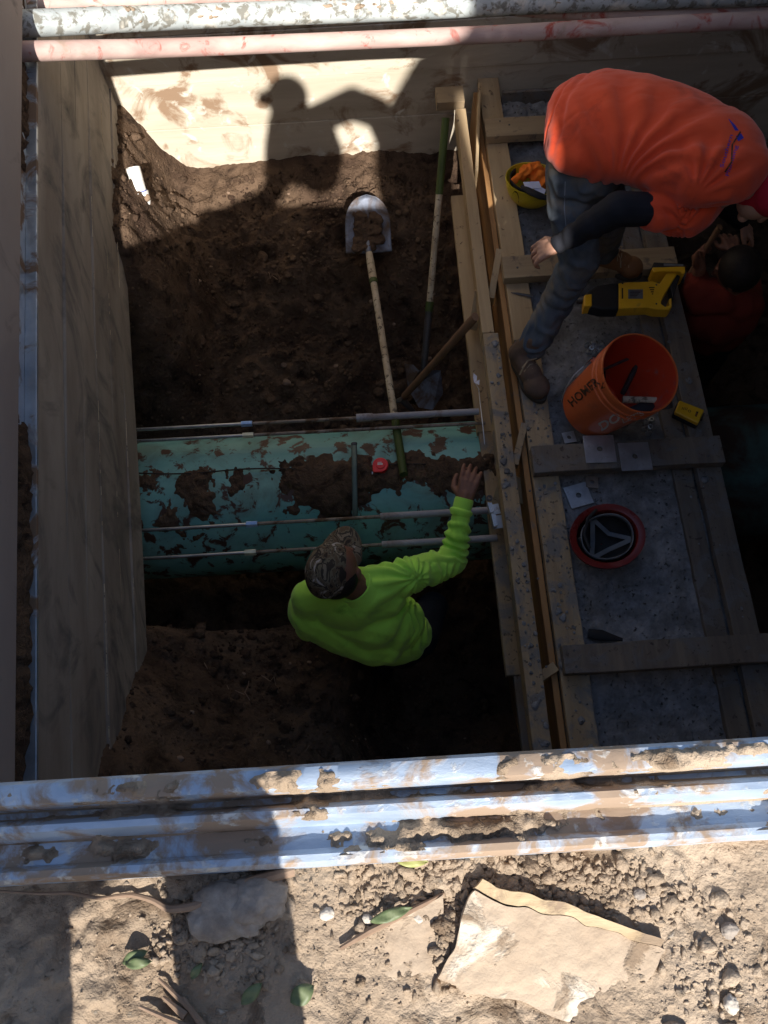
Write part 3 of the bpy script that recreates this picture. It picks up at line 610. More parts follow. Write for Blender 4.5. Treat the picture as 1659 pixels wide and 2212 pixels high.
def hand(mb, wrist, knuck, side, up_, L=.085, curl=.5, spread=1.0, thumb=1, fr=.0085):
    """palm from wrist to knuckles, four curled fingers and a thumb; side = direction index->little, up_ = back of hand"""
    wrist = np.array(wrist); knuck = np.array(knuck); f_ = knuck-wrist; f_ /= np.linalg.norm(f_)
    s_ = np.array(side, float); s_ -= s_.dot(f_)*f_; s_ /= np.linalg.norm(s_); u = np.cross(f_, s_)
    if u.dot(up_) < 0: u = -u
    c = (wrist+knuck)/2
    limb(mb, [(wrist, .025), (wrist+(knuck-wrist)*.35, .022)])
    for k in range(4):
        o = (k-1.5)*.0205*spread; capsule(mb, wrist+s_*o*.55+f_*.012, .017, knuck+s_*o, .0125)
    for k in range(4):
        o = (k-1.5)*.0215*spread; l = L*[.92, 1.0, .94, .74][k]; p = knuck+s_*o*1.0; dcur = f_; ang = 0
        dirn = f_+s_*(k-1.5)*.06*spread; dirn /= np.linalg.norm(dirn)
        for j, q in enumerate((.45, .30, .25)):
            ang += curl*(.55 if j == 0 else 1.)*(1+.08*k); dd = dirn*math.cos(ang)-u*math.sin(ang); p2 = p+dd*l*q
            capsule(mb, p, fr*(1.12-.1*j), p2, fr*(1.05-.12*j), 5, 10); p = p2
    tb = wrist+f_*.022-s_*.026*thumb; t1 = tb+(f_*.6-s_*.75*thumb-u*.35)*.036; t2 = t1+(f_*.9-s_*.15*thumb-u*.4)*.030; t3 = t2+(f_*.95+s_*.1*thumb-u*.35)*.024
    limb(mb, [(tb, .015), (t1, .012), (t2, .0105), (t3, .009)])
def head_prims(mb, c, face, up_, r=.093):
    fx = np.array(face, float); fx /= np.linalg.norm(fx); u = np.array(up_, float); u -= u.dot(fx)*fx; u /= np.linalg.norm(u); s_ = np.cross(u, fx)
    c = np.array(c)
    ell(mb, c, (.075, .093, .098), [s_, fx, u]); ell(mb, c-u*.055+fx*.030, (.055, .060, .065), [s_, fx, u])
    capsule(mb, c+fx*.088-u*.005, .009, c+fx*.108-u*.038, .014)                 # nose
    for q in (-1, 1):
        ell(mb, c+s_*q*.078-u*.015-fx*.005, (.010, .020, .032), [s_, fx, u])     # ears
        ell(mb, c+s_*q*.032+fx*.080+u*.004, (.016, .010, .010), [s_, fx, u])     # lids
    ell(mb, c+fx*.086-u*.062, (.024, .010, .006), [s_, fx, u]); ell(mb, c+fx*.084-u*.073, (.020, .010, .007), [s_, fx, u]); ell(mb, c+fx*.078-u*.098, (.022,.018,.018), [s_, fx, u])
    ell(mb, c+fx*.075+u*.022, (.055, .016, .010), [s_, fx, u])
# ------------------------------------------------------------------ worker in the green shirt
def green_worker():
    shL, shR, elb, wr, hd = P(672,1290,2.93), P(868,1248,2.90), P(978,1212,3.06), P(1000,1090,2.96), P(1013,1040,2.925)
    nk = P(770,1268,2.86); waist = P(845,1365,3.28); hip = P(862,1378,3.50); hc = P(727,1232,2.735)
    chest = P(785,1315,3.02)
    t = thing('person', W(hip[0], hip[1], 4.15), 'worker in lime green long-sleeved shirt and camouflage cap, reaching up from the pit bottom', 'person')
    kneeR = P(935,1310,3.72); ankR = W(.17, .97, 4.08); kneeL = W(-.04, .86, 3.80); ankL = W(-.06, .80, 4.1); elL = P(668,1352,3.17); wrL = P(705,1300,3.38)
    face = np.array([.15, 1., -.25]); upv = np.array([-.05, .15, 1.])
    b = MB(); head_prims(b, hc, face, upv)
    limb(b, [(hc-np.array([-.02,.02,.06]), .052), (nk, .056), (chest, .075), (waist, .08), (hip, .10)])
    limb(b, [(nk, .05), (shR, .05), (elb, .037), (wr, .025)]); limb(b, [(nk, .05), (shL, .05), (elL, .034), (elL+np.array([.08,.05,-.1]), .026)])
    for s_, kn, an in ((1, kneeR, ankR), (-1, kneeL, ankL)): limb(b, [(hip+np.array([.08*s_,0,0]), .075), (kn, .05), (an, .035)])
    hand(b, wr+(hd-wr)*.15, hd, (1, -.12, .12), (.1, -.5, 1), L=.074, curl=.30, thumb=1, fr=.0092, spread=.97)
    wq = elL+np.array([.08,.05,-.1]); hand(b, wq, wq+np.array([.01,.07,-.05]), (1,0,0), (0,.3,1), curl=.5)
    blob('body', b, 'skin_dark', t, .0042, 3)
    # shirt
    s = MB(); ax = shR-shL; ax /= np.linalg.norm(ax)
    ell(s, (shL+shR)/2*.5+chest*.5+np.array([0,0,.0]), (.185, .112, .15), frame(nk-waist, ax))
    ell(s, chest*.45+waist*.55+np.array([.012,-.012,0]), (.165, .118, .17), frame(chest-waist, ax))
    ell(s, waist+np.array([.01,-.01,-.02]), (.158, .122, .13), frame((0,0,1), ax))
    limb(s, [(nk+np.array([0,0,-.02]), .070), (shR, .071), (shR*.5+elb*.5, .064), (elb, .056), (elb*.5+wr*.5, .048), (wr-(wr-elb)*.03, .034)])
    limb(s, [(nk+np.array([0,0,-.02]), .070), (shL, .072), (elL, .056), (elL+np.array([.07,.04,-.09]), .038)])
    limb(s, [(P(675,1320,3.06), .10), (P(745,1362,3.14), .105), (P(820,1385,3.2), .10)]); limb(s, [(P(700,1300,3.05), .11), (P(800,1330,3.08), .13)])
    pit_ = P(900,1275,3.0); u_ = (wr-elb)/np.linalg.norm(wr-elb); u2 = (elb-shR)/np.linalg.norm(elb-shR)
    def fold(co, no):
        d0 = co-pit_; r = np.linalg.norm(d0, axis=1); w = fbm(co, 6, 3, 81)*2.2
        # folds on the back, fanning down from the raised armpit
        back = (1-sstep(.03, .10, (co-shR).dot(u2)))
        an = np.arctan2(d0[:, 1], d0[:, 0]); an = np.where(an > 1.2, an-2*math.pi, an)
        f1 = ridge(an*17+r*14+w*2.0)*.0062*sstep(.025, .09, r)*(1-.75*sstep(.18, .36, r))*back+ridge(an*9-r*20+w*2.5)*.0035*sstep(.08, .16, r)*back
        # wrinkles around the sleeve
        q = (co-elb).dot(u_); a1 = ridge(q*190+w*5)*.0060*sstep(-.03, .03, q)*(1-sstep(.15, .17, q))*((co-elb)[:, 0] > -.09)
        q2 = (co-shR).dot(u2); a2 = ridge(q2*130+w*6)*.0056*sstep(.03, .08, q2)*(1-sstep(.22, .3, q2))*(co[:, 0] > shR[0])
        ndc = 1-.0
        return f1+np.where(co[:, 0] > shR[0]+.02, np.where(q > .0, a1, a2), 0)+.004*fbm(co, 12, 3, 82)+.0012*fbm(co, 50, 2, 83)-.0
    blob('shirt', s, 'green_shirt', t, .0055, 6, fold)
    # ribbed cuff + rolled edge
    c = MB(); u = (hd-wr)/np.linalg.norm(hd-wr); c.lathe(wr-u*.018, u, [(.037,-.028),(.046,-.014),(.045,-.005),(.0365,.002),(.0375,.012),(.038,.03),(.036,.042),(.033,.043),(.031,.03)], 40); build(c, 'cuff', 'green_shirt', t, smooth=True)
    c = MB(); u = (hc-nk)/np.linalg.norm(hc-nk); c.lathe(nk+u*.015, u, [(.084,-.035),(.071,-.010),(.068,.006),(.063,.008),(.060,-.004)], 40); build(c, 'collar', 'green_shirt', t, smooth=True)
    # trousers + boots
    j = MB(); limb(j, [(waist-np.array([0,0,.05]), .125), (hip, .135)])
    for s_, kn, an in ((1, kneeR, ankR), (-1, kneeL, ankL)): limb(j, [(hip+np.array([.08*s_,0,0]), .095), (kn, .072), (an+np.array([0,0,.04]), .055)])
    blob('trousers', j, 'jeans_dark', t, .012, 5)
    for an in (ankR, ankL):
        bt_ = MB(); limb(bt_, [(an+np.array([0,0,.04]), .055), (an-np.array([0,0,.02]), .05), (an+np.array([.02,.13,-.04]), .042)]); blob('boot', bt_, 'boot', t, .01, 3)
    hr = MB(); fx = face/np.linalg.norm(face); ell(hr, hc-fx*.03-np.array([0,0,.015]), (.080,.072,.08)); blob('hair', hr, 'hair', t, .007, 2)
    # cap: crown of panels, curved brim, button
    f2 = np.array([.36, .92, -.10]); f2 /= np.linalg.norm(f2); uu = np.array([-.22, -.05, 1.]); uu -= uu.dot(f2)*f2; uu /= np.linalg.norm(uu); sd = np.cross(f2, uu)
    cc = P(712,1232,2.715)
    k = thing('cap', cc, None, None); k.parent = t; k.location = tuple(cc-origin_of(t)); k.name = 'cap'
    V = []; na = 56; nh = 14
    for i in range(nh+1):
        th = math.pi/2*i/nh
        for a_ in range(na):
            a = 2*math.pi*a_/na; gr = 1-.02*max(0, 1-abs(((a*6/(2*math.pi)) % 1)-.0)*14)*math.cos(th)-.0
            rr = np.array([math.cos(a)*.084, math.sin(a)*.104]); hgt = .098*math.sin(th)**.9
            sh = math.cos(th)**.85; V.append(cc+sd*rr[0]*sh*gr+f2*rr[1]*sh*gr+uu*(hgt-.012))
    V = np.array(V); V += .0035*fbm(V, 28, 3, 85)[:, None]*np.array(uu)
    mb = MB(); mb.add(V, [(i*na+a_, i*na+(a_+1) % na, (i+1)*na+(a_+1) % na, (i+1)*na+a_) for i in range(nh) for a_ in range(na)]); build(mb, 'crown', 'camo', k, smooth=2)
    V = []; nb = 26; ns = 8
    for i in range(nb+1):
        a = math.radians(18+144*i/nb)
        for j_ in range(ns+1):
            e = j_/ns; x = math.cos(a)*(.084+.004*e); y = math.sin(a)*(.100)+e*.088*math.sin(a)**.5*(1-.0); V.append(cc+sd*x+f2*y+uu*(-.010-.006*e-7.5*x*x*(.4+.6*e)*.5+.004))
    V = np.array(V); W2 = V-uu*.004; m2 = len(V); q = [(i*(ns+1)+j_, (i+1)*(ns+1)+j_, (i+1)*(ns+1)+j_+1, i*(ns+1)+j_+1) for i in range(nb) for j_ in range(ns)]
    mb = MB(); mb.add(np.concatenate([V, W2]), q+[tuple(x+m2 for x in reversed(z)) for z in q]+[(i*(ns+1)+ns, (i+1)*(ns+1)+ns, (i+1)*(ns+1)+ns+m2, i*(ns+1)+ns+m2) for i in range(nb)]); build(mb, 'brim', 'camo', k, smooth=2)
    mb = MB(); mb.lathe(cc+uu*.085, uu, [(.001,.006),(.006,.005),(.008,0)], 14); build(mb, 'button', 'camo', k, smooth=True)
    # antler emblem on the front panel
    mb = MB(); e0 = cc+f2*.070+uu*.060
    for s_ in (-1, 1):
        mb.tube([e0+sd*s_*.004, e0+sd*s_*.013+uu*.010-f2*.008, e0+sd*s_*.010+uu*.018-f2*.014], .0022, 6); mb.tube([e0+sd*s_*.012+uu*.008-f2*.006, e0+sd*s_*.019+uu*.010-f2*.010], .0018, 6)
    mb.ico(e0-uu*.004+f2*.003, (.006,.004,.008), 2); build(mb, 'emblem', 'lace', k, smooth=2)
    mb = MB(); mb.tube([cc+f2*(.103*math.sin(a))+sd*(.087*math.cos(a))+uu*(.004) for a in np.linspace(.30, math.pi-.30, 30)], .0035, 6); build(mb, 'brim_seam', 'hair', k, smooth=True)
green_worker()
# ------------------------------------------------------------------ surface text/marks projected onto a mesh
def bvh_of(o):
    dg = bpy.context.evaluated_depsgraph_get(); off = Vector(tuple(origin_of(o)))
    return BVHTree.FromPolygons([v.co+off for v in o.data.vertices], [tuple(p.vertices) for p in o.data.polygons])
def on_surf(bv, px, py, lift=.0015, far=.1):
    r = Vector(tuple(ray(px, py))).normalized(); h = bv.ray_cast(Vector((0,0,H)), r)
    if h[0] is None: return None
    return np.array(h[0]-r*lift)
def decal_poly(mb, bv, pts, lift=.002, n=6):
    """filled strip between two pixel polylines (same length)"""
    a, b = pts; V = []; ok = True
    for k in range(len(a)):
        for j in range(n+1):
            q = on_surf(bv, a[k][0]+(b[k][0]-a[k][0])*j/n, a[k][1]+(b[k][1]-a[k][1])*j/n, lift)
            if q is None: return
            V.append(q)
    mb.add(V, [(k*(n+1)+j, k*(n+1)+j+1, (k+1)*(n+1)+j+1, (k+1)*(n+1)+j) for k in range(len(a)-1) for j in range(n)])
def line_px(mb, bv, pts, w, lift=.002, sub=8):
    P2 = []
    for (a, b) in zip(pts[:-1], pts[1:]):
        for k in range(sub): P2.append((a[0]+(b[0]-a[0])*k/sub, a[1]+(b[1]-a[1])*k/sub))
    P2.append(pts[-1]); A = []; B = []
    for i in range(len(P2)):
        d_ = np.array(P2[min(i+1, len(P2)-1)])-np.array(P2[max(i-1, 0)]); d_ = d_/np.linalg.norm(d_); n_ = np.array([-d_[1], d_[0]])*w/2
        A.append(tuple(np.array(P2[i])+n_)); B.append(tuple(np.array(P2[i])-n_))
    decal_poly(mb, bv, (A, B), lift, 1)
def text_px(mb, bv, txt, p0, p1, h, shear=0, lift=.002, bold=0):
    """text whose baseline runs p0 -> p1 in the photo's frame, letters h tall"""
    cu = bpy.data.curves.new('t', 'FONT'); cu.body = txt; cu.size = 1; cu.offset = bold; cu.resolution_u = 3
    ob = bpy.data.objects.new('t', cu); COL.objects.link(ob); dg = bpy.context.evaluated_depsgraph_get(); dg.update()
    me = bpy.data.meshes.new_from_object(ob.evaluated_get(dg)); V = np.array([v.co[:] for v in me.vertices]); Fc = [tuple(p.vertices) for p in me.polygons]
    bpy.data.objects.remove(ob); bpy.data.meshes.remove(me)
    wd_ = V[:, 0].max(); p0 = np.array(p0, float); p1 = np.array(p1, float); u = p1-p0; L = np.linalg.norm(u); u /= L; n_ = np.array([u[1], -u[0]])
    out = []
    for x, y, z in V:
        q = p0+u*(x/wd_*L)+n_*(y/.7*h)+u*shear*(y/.7*h); s_ = on_surf(bv, q[0], q[1], lift)
        out.append(s_)
    bad = {i for i, q in enumerate(out) if q is None}; out = [np.zeros(3) if q is None else q for q in out]
    Fc = [q for q in Fc if not bad & set(q)]; used = sorted({i for q in Fc for i in q}); rm = {a: b for b, a in enumerate(used)}
    if Fc: mb.add([out[i] for i in used], [tuple(rm[i] for i in q) for q in Fc])
# ------------------------------------------------------------------ worker in the orange shirt, bent over
def orange_worker():
    hipC = P(1262,330,2.22); shC = P(1545,372,2.12); nk = P(1608,392,2.12); shN = P(1490,452,2.24); shF = P(1560,280,2.24)
    el = P(1335,452,2.20); wr = P(1207,527,2.38); kn = P(1166,543,2.42); hc = P(1674,410,2.15)
    kneeN = P(1250,560,2.56); ankN = P(1150,750,2.90); kneeF = P(1310,470,2.62); ankF = P(1300,552,2.93)
    t = thing('person', W(.8, 2.0, 3.0), 'worker in an orange t-shirt, black sleeves and jeans, bent over on the formwork', 'person')
    spine = (shC-hipC)/np.linalg.norm(shC-hipC); ax = (shN-shF)/np.linalg.norm(shN-shF)
    b = MB(); head_prims(b, hc, (.3, -.2, -1), (1, 0, .2)); 
    limb(b, [(hc-spine*.05, .055), (nk, .055), (P(1520,350,2.18), .08), (P(1400,300,2.22), .085), (P(1290,285,2.26), .085), (hipC-np.array([0,0,.06]), .075)])
    elF = P(1560,440,2.75); wrF = P(1600,480,2.9)
    limb(b, [(nk, .05), (shN, .048), (el, .036), (wr, .025)]); limb(b, [(nk, .05), (shF, .048), (elF, .036), (wrF, .025)])
    limb(b, [(P(1240,345,2.34), .075), (P(1235,450,2.44), .065), (kneeN, .048), (P(1200,660,2.74), .042), (ankN, .035)]); limb(b, [(hipC-ax*.08, .085), (kneeF, .05), (ankF, .035)])
    hand(b, wr+(kn-wr)*.1, kn+np.array([.0,0,0]), (-.25, -1, -.15), (.15, .35, 1), L=.075, curl=.62, thumb=1, spread=1.08)
    hand(b, wrF, wrF+np.array([.05,-.03,-.04]), (0,1,0), (0,0,1), curl=.5)
    blob('body', b, 'skin', t, .0045, 3)
    s = MB(); fr = frame(spine, ax)
    cs = [(1176,275,.045),(1182,275,.11),(1200,274,.165),(1235,270,.205),(1285,268,.228),(1340,276,.222),(1410,292,.208),(1475,316,.200),(1530,342,.192),(1575,368,.160),(1605,386,.120),(1622,396,.088),(1628,400,.04)]
    s.tube([P(x, y, 2.21-.00035*(x-1222)) for x, y, q in cs], [q for x, y, q in cs], 40, flat=.60, up=(0,0,1))
    u2 = (el-shN)/np.linalg.norm(el-shN)
    limb(s, [(shC, .10), (shN+np.array([.01,0,0]), .088), (shN+(el-shN)*.44, .074)]); limb(s, [(shC, .10), (shF, .075), (shF*.6+elF*.4, .07)])
    hem = P(1172,335,2.25)
    def fold(co, no):
        w = fbm(co, 5, 3, 91)
        c0 = P(1330,420,2.2); d0 = co-c0; ang = np.arctan2(d0[:, 1], d0[:, 0]); r = np.linalg.norm(d0, axis=1)
        f1 = ridge(ang*15+w*3.2+r*9)*.0075*sstep(.04, .14, r)*(1-sstep(.28, .46, r))
        c1 = P(1500,430,2.1); d1 = co-c1; a1 = np.arctan2(d1[:, 1], d1[:, 0]); r1 = np.linalg.norm(d1, axis=1)
        f2 = ridge(a1*13+w*3)*.0070*sstep(.03, .08, r1)*(1-sstep(.14, .24, r1))
        hq = (co-P(1176,275,2.2)).dot(spine); hm = -.0045*np.exp(-((hq-.030-.012*fbm(co, 9, 2, 94))/.0045)**2)-.006*np.exp(-((hq-.075-.03*fbm(co, 6, 2, 95))/.012)**2)
        return f1+f2+hm+.010*fbm(co, 7, 3, 92)+.0035*np.abs(fbm(co*np.array([.5,1.6,1]), 15, 3, 93))
    hemp = P(1200,330,2.2)
    sh = blob('shirt', s, 'orange_shirt', t, .0055, 14, fold)
    md = sh.modifiers.new('thickness', 'SOLIDIFY'); md.thickness = .004; md.offset = -1
    bv = bvh_of(sh)
    mb = MB(); line_px(mb, bv, [(1172,262),(1169,300),(1180,335),(1202,365),(1232,388),(1280,398)], 1.6, .001); 
    if mb.v: build(mb, 'hem_stitch', 'orange_shirt', t)
    # printed logo: blue roof shape, black line and two rows of lettering
    mb = MB(); decal_poly(mb, bv, ([(1573,256),(1580,268),(1588,282)], [(1577,259),(1588,270),(1596,282)])); decal_poly(mb, bv, ([(1589,294),(1595,305)], [(1601,288),(1607,298)]))
    text_px(mb, bv, 'Southern', (1562,363), (1583,292), 8); text_px(mb, bv, 'Plumbing', (1574,382), (1594,315), 8)
    if mb.v: build(mb, 'logo', 'ink_blue', t)
    mb = MB(); line_px(mb, bv, [(1566,372),(1580,350),(1582,312),(1600,284)], 3.2, .003)
    if mb.v: build(mb, 'logo_line', 'ink_black', t)
    # black undersleeve
    a = MB(); limb(a, [(shN+(el-shN)*.56, .056), (el, .060), (el*.5+wr*.5, .048), (wr+(kn-wr)*.05, .034)])
    u3 = (wr-el)/np.linalg.norm(wr-el)
    blob('undersleeve', a, 'black_cloth', t, .005, 4, lambda co, no: .003*ridge((co-el).dot(u3)*110+fbm(co, 8, 2, 95)*7)*sstep(.02,.12,(co-el).dot(u3))+.002*fbm(co, 20, 2, 96), cut=[(wr+(kn-wr)*.12, tuple(u3))])
    a = MB(); limb(a, [(shF*.7+elF*.3, .055), (elF, .05), (wrF, .036)]); blob('undersleeve', a, 'black_cloth', t, .008, 4)
    # jeans
    j = MB(); limb(j, [(hipC+spine*.05-np.array([0,0,.08]), .105), (hipC-spine*.0-np.array([0,0,.10]), .115)])
    limb(j, [(P(1243,345,2.34), .115), (P(1235,450,2.42), .092), (kneeN, .078), (P(1200,660,2.74), .063), (ankN+np.array([0,0,.02]), .060)])
    limb(j, [(hipC-ax*.08-np.array([0,0,.03]), .115), (kneeF, .085), (ankF+np.array([0,0,.04]), .062)])
    jo = blob('jeans', j, 'jeans', t, .006, 5, lambda co, no: .0020*ridge(co[:, 2]*95+fbm(co, 7, 3, 97)*13+co[:, 0]*40)*(.35+sstep(.9, .3, 0*co[:, 2])+np.exp(-(np.linalg.norm(co-kneeN, axis=1)/.12)**2)+np.exp(-(np.linalg.norm(co-ankN, axis=1)/.16)**2))+.006*fbm(co, 12, 4, 98))
    bv = bvh_of(jo); mb = MB(); line_px(mb, bv, [(1190,375),(1196,410),(1186,440),(1182,462),(1178,482)], 2, .001)
    build(mb, 'seam', 'jean_seam', t); mb = MB(); line_px(mb, bv, [(1221,392),(1219,450),(1224,505)], 2, .001)
    if mb.v: build(mb, 'seam', 'jean_seam', t)
    # boots
    def boot(an, heel, toe, m, Ds):
        u = toe-heel; L = np.linalg.norm(u); u /= L; sd = np.cross(u, [0,0,1.]); bo = MB(); z = H-Ds
        h0 = np.array([heel[0], heel[1], z+.045]); t0 = np.array([toe[0], toe[1], z+.040])
        limb(bo, [(an+np.array([0,0,.03]), .052), (h0+u*.035+np.array([0,0,.03]), .048)]); limb(bo, [(h0+u*.035, .041), (h0+u*L*.55+np.array([0,0,.012]), .046)])
        limb(bo, [(h0+u*.05+np.array([0,0,.03]), .044), (h0+u*L*.55+np.array([0,0,.012]), .042)])
        ell(bo, h0+u*(L*.76)+np.array([0,0,.0]), (L*.25, .053, .042), [u, sd, [0,0,1]])
        p_ = thing('boot', h0, None, None); p_.parent = t; p_.location = tuple(h0-origin_of(t))
        blob('upper', bo, m, p_, .006, 4, lambda co, no: .002*fbm(co, 22, 3, 99))
        so_ = MB(); ring = [];
        for k in range(36):
            a = 2*math.pi*k/36; e = .5+.5*math.cos(a); w_ = .043+.012*sstep(.4, .8, e)-.006*math.exp(-((e-.4)/.12)**2); ring.append(np.array([heel[0], heel[1], 0])+u*(L*(.5+.53*math.cos(a)))+sd*w_*math.sin(a))
        so_.hull([r_+np.array([0,0,z+.026]) for r_ in ring], [r_+np.array([0,0,z+.001]) for r_ in ring]); build(so_, 'sole', 'sole', p_, bevel=.004)
        la = MB(); c_ = h0+u*(L*.40)+np.array([0,0,.062])
        for k in range(4):
            q = c_+u*(.018*k)-np.array([0,0,.006*k]); la.tube([q-sd*.032-np.array([0,0,.014]), q+np.array([0,0,.004]), q+sd*.032-np.array([0,0,.014])+u*.012], .0028, 6)
        la.tube([c_+sd*.0, c_+sd*.03+u*.02+np.array([0,0,.006]), c_+sd*.055+u*.035-np.array([0,0,.02])], .003, 6); la.tube([c_, c_-sd*.03+u*.01+np.array([0,0,.01]), c_-sd*.05-u*.005-np.array([0,0,.015])], .003, 6)
        build(la, 'lace', 'lace', p_, smooth=True)
    boot(ankN+np.array([0,0,0]), P(1110,765,2.98), P(1172,865,2.98), 'boot', 2.998)
    boot(ankF, P(1285,560,2.97), P(1385,590,2.97), 'boot_tan', 2.998)
    # red bandana over the head with a pale patch
    h_ = MB(); ell(h_, hc+np.array([.008,0,.012]), (.104,.108,.094)); ell(h_, hc-spine*.06, (.07,.085,.075)); bo = blob('bandana', h_, 'red_cloth', t, .006, 3, lambda co, no: .003*fbm(co, 14, 3, 101)+.002*ridge(co[:, 1]*70+fbm(co, 6, 2, 102)*5))
    bv = bvh_of(bo); mb = MB(); c2 = (1672, 437)
    V = [on_surf(bv, c2[0], c2[1], .004)]; 
    for k in range(28): a = 2*math.pi*k/28; V.append(on_surf(bv, c2[0]+26*math.cos(a), c2[1]+42*math.sin(a), .004))
    if all(q is not None for q in V): mb.add(V, [(0, 1+k, 1+(k+1) % 28) for k in range(28)]); build(mb, 'patch', 'pale_blue', t)
    mb = MB(); line_px(mb, bv, [(1631,452),(1638,462),(1633,470),(1642,474)], 4, .004); line_px(mb, bv, [(1640,448),(1650,458),(1644,472),(1654,478)], 4, .004)
    if mb.v: build(mb, 'lettering', 'ink_black', t)
orange_worker()
# ------------------------------------------------------------------ third worker, in the shade at right
def shade_worker():
    hc = P(1596,585,2.86); shL = P(1515,640,3.02); shR = P(1605,655,3.02); chest = P(1562,680,3.15); hip = P(1545,720,3.55)
    wr = P(1512,578,2.92); kn = P(1508,548,2.87); el = P(1492,640,3.12)
    t = thing('person', W(hip[0], hip[1], 4.15), 'bareheaded worker in orange shirt coloured dark for the deep shade right of the formwork', 'person')
    b = MB(); head_prims(b, hc, (-.7, .6, -.4), (0, .1, 1)); nk = (shL+shR)/2+np.array([0,0,.04]); kL = W(hip[0]-.08, hip[1]+.05, 3.85); kR = W(hip[0]+.1, hip[1]+.05, 3.85)
    limb(b, [(hc-np.array([0,.01,.06]), .05), (nk, .055), (chest, .10), (hip, .11)]); limb(b, [(nk, .05), (shL, .045), (el, .038), (wr, .027)])
    elR = P(1612,600,3.2); wrR = P(1585,545,3.15); limb(b, [(nk, .05), (shR, .045), (elR, .038), (wrR, .027)])
    for k_ in (kL, kR): limb(b, [(hip, .08), (k_, .055), (k_-np.array([0,0,.25]), .04)])
    hand(b, wr, kn, (-.6, -.9, -.2), (-.8, .2, .6), L=.07, curl=1.15, thumb=-1); hand(b, wrR, wrR+np.array([0,.07,0]), (1,0,0), (0,0,1), curl=.4)
    blob('body', b, 'skin_dark', t, .005, 3)  # darker skin tone paints in the shade he stands in
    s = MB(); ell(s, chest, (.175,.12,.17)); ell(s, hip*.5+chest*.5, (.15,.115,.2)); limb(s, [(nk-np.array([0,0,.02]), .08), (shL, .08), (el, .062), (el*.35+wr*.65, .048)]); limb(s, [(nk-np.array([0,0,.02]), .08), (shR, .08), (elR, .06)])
    blob('shirt', s, 'orange_shirt_shaded', t, .008, 6, lambda co, no: .006*ridge(co[:, 0]*40+fbm(co, 5, 2, 111)*6)+.006*fbm(co, 8, 2, 112))
    j = MB(); limb(j, [(hip+np.array([0,0,.05]), .13), (hip, .13)]); 
    for k_ in (kL, kR): limb(j, [(hip, .1), (k_, .075), (k_-np.array([0,0,.25]), .06)])
    blob('trousers', j, 'jeans_dark', t, .012, 4)
    for k_ in (kL, kR): bt_ = MB(); limb(bt_, [(k_-np.array([0,0,.28]), .05), (k_+np.array([0,.12,-.32]), .045)]); blob('boot', bt_, 'boot', t, .01, 3)
    h_ = MB(); ell(h_, hc+np.array([0,0,.015]), (.088,.100,.094)); blob('hair', h_, 'hair', t, .007, 2)
    # mallet handle held in the fist
    a = P(1503,572,2.93); c = P(1555,490,2.72); hm = thing('hammer', a, 'hammer with a plain wooden handle, held in the fist of the worker in the shade', 'hammer')
    mb = MB(); mb.tube([a-(c-a)*.3, a, a+(c-a)*.5, c], [.013,.014,.013,.016], 12, flat=.8); build(mb, 'handle', 'pick_wood', hm, smooth=True)
    mb = MB(); u = (c-a)/np.linalg.norm(c-a); w_ = np.cross(u, [0,0,1.]); w_ /= np.linalg.norm(w_); e = a-(c-a)*.42; mb.tube([e-w_*.05, e+w_*.05], .022, 10); build(mb, 'head', 'steel_dark', hm, bevel=.002)
shade_worker()
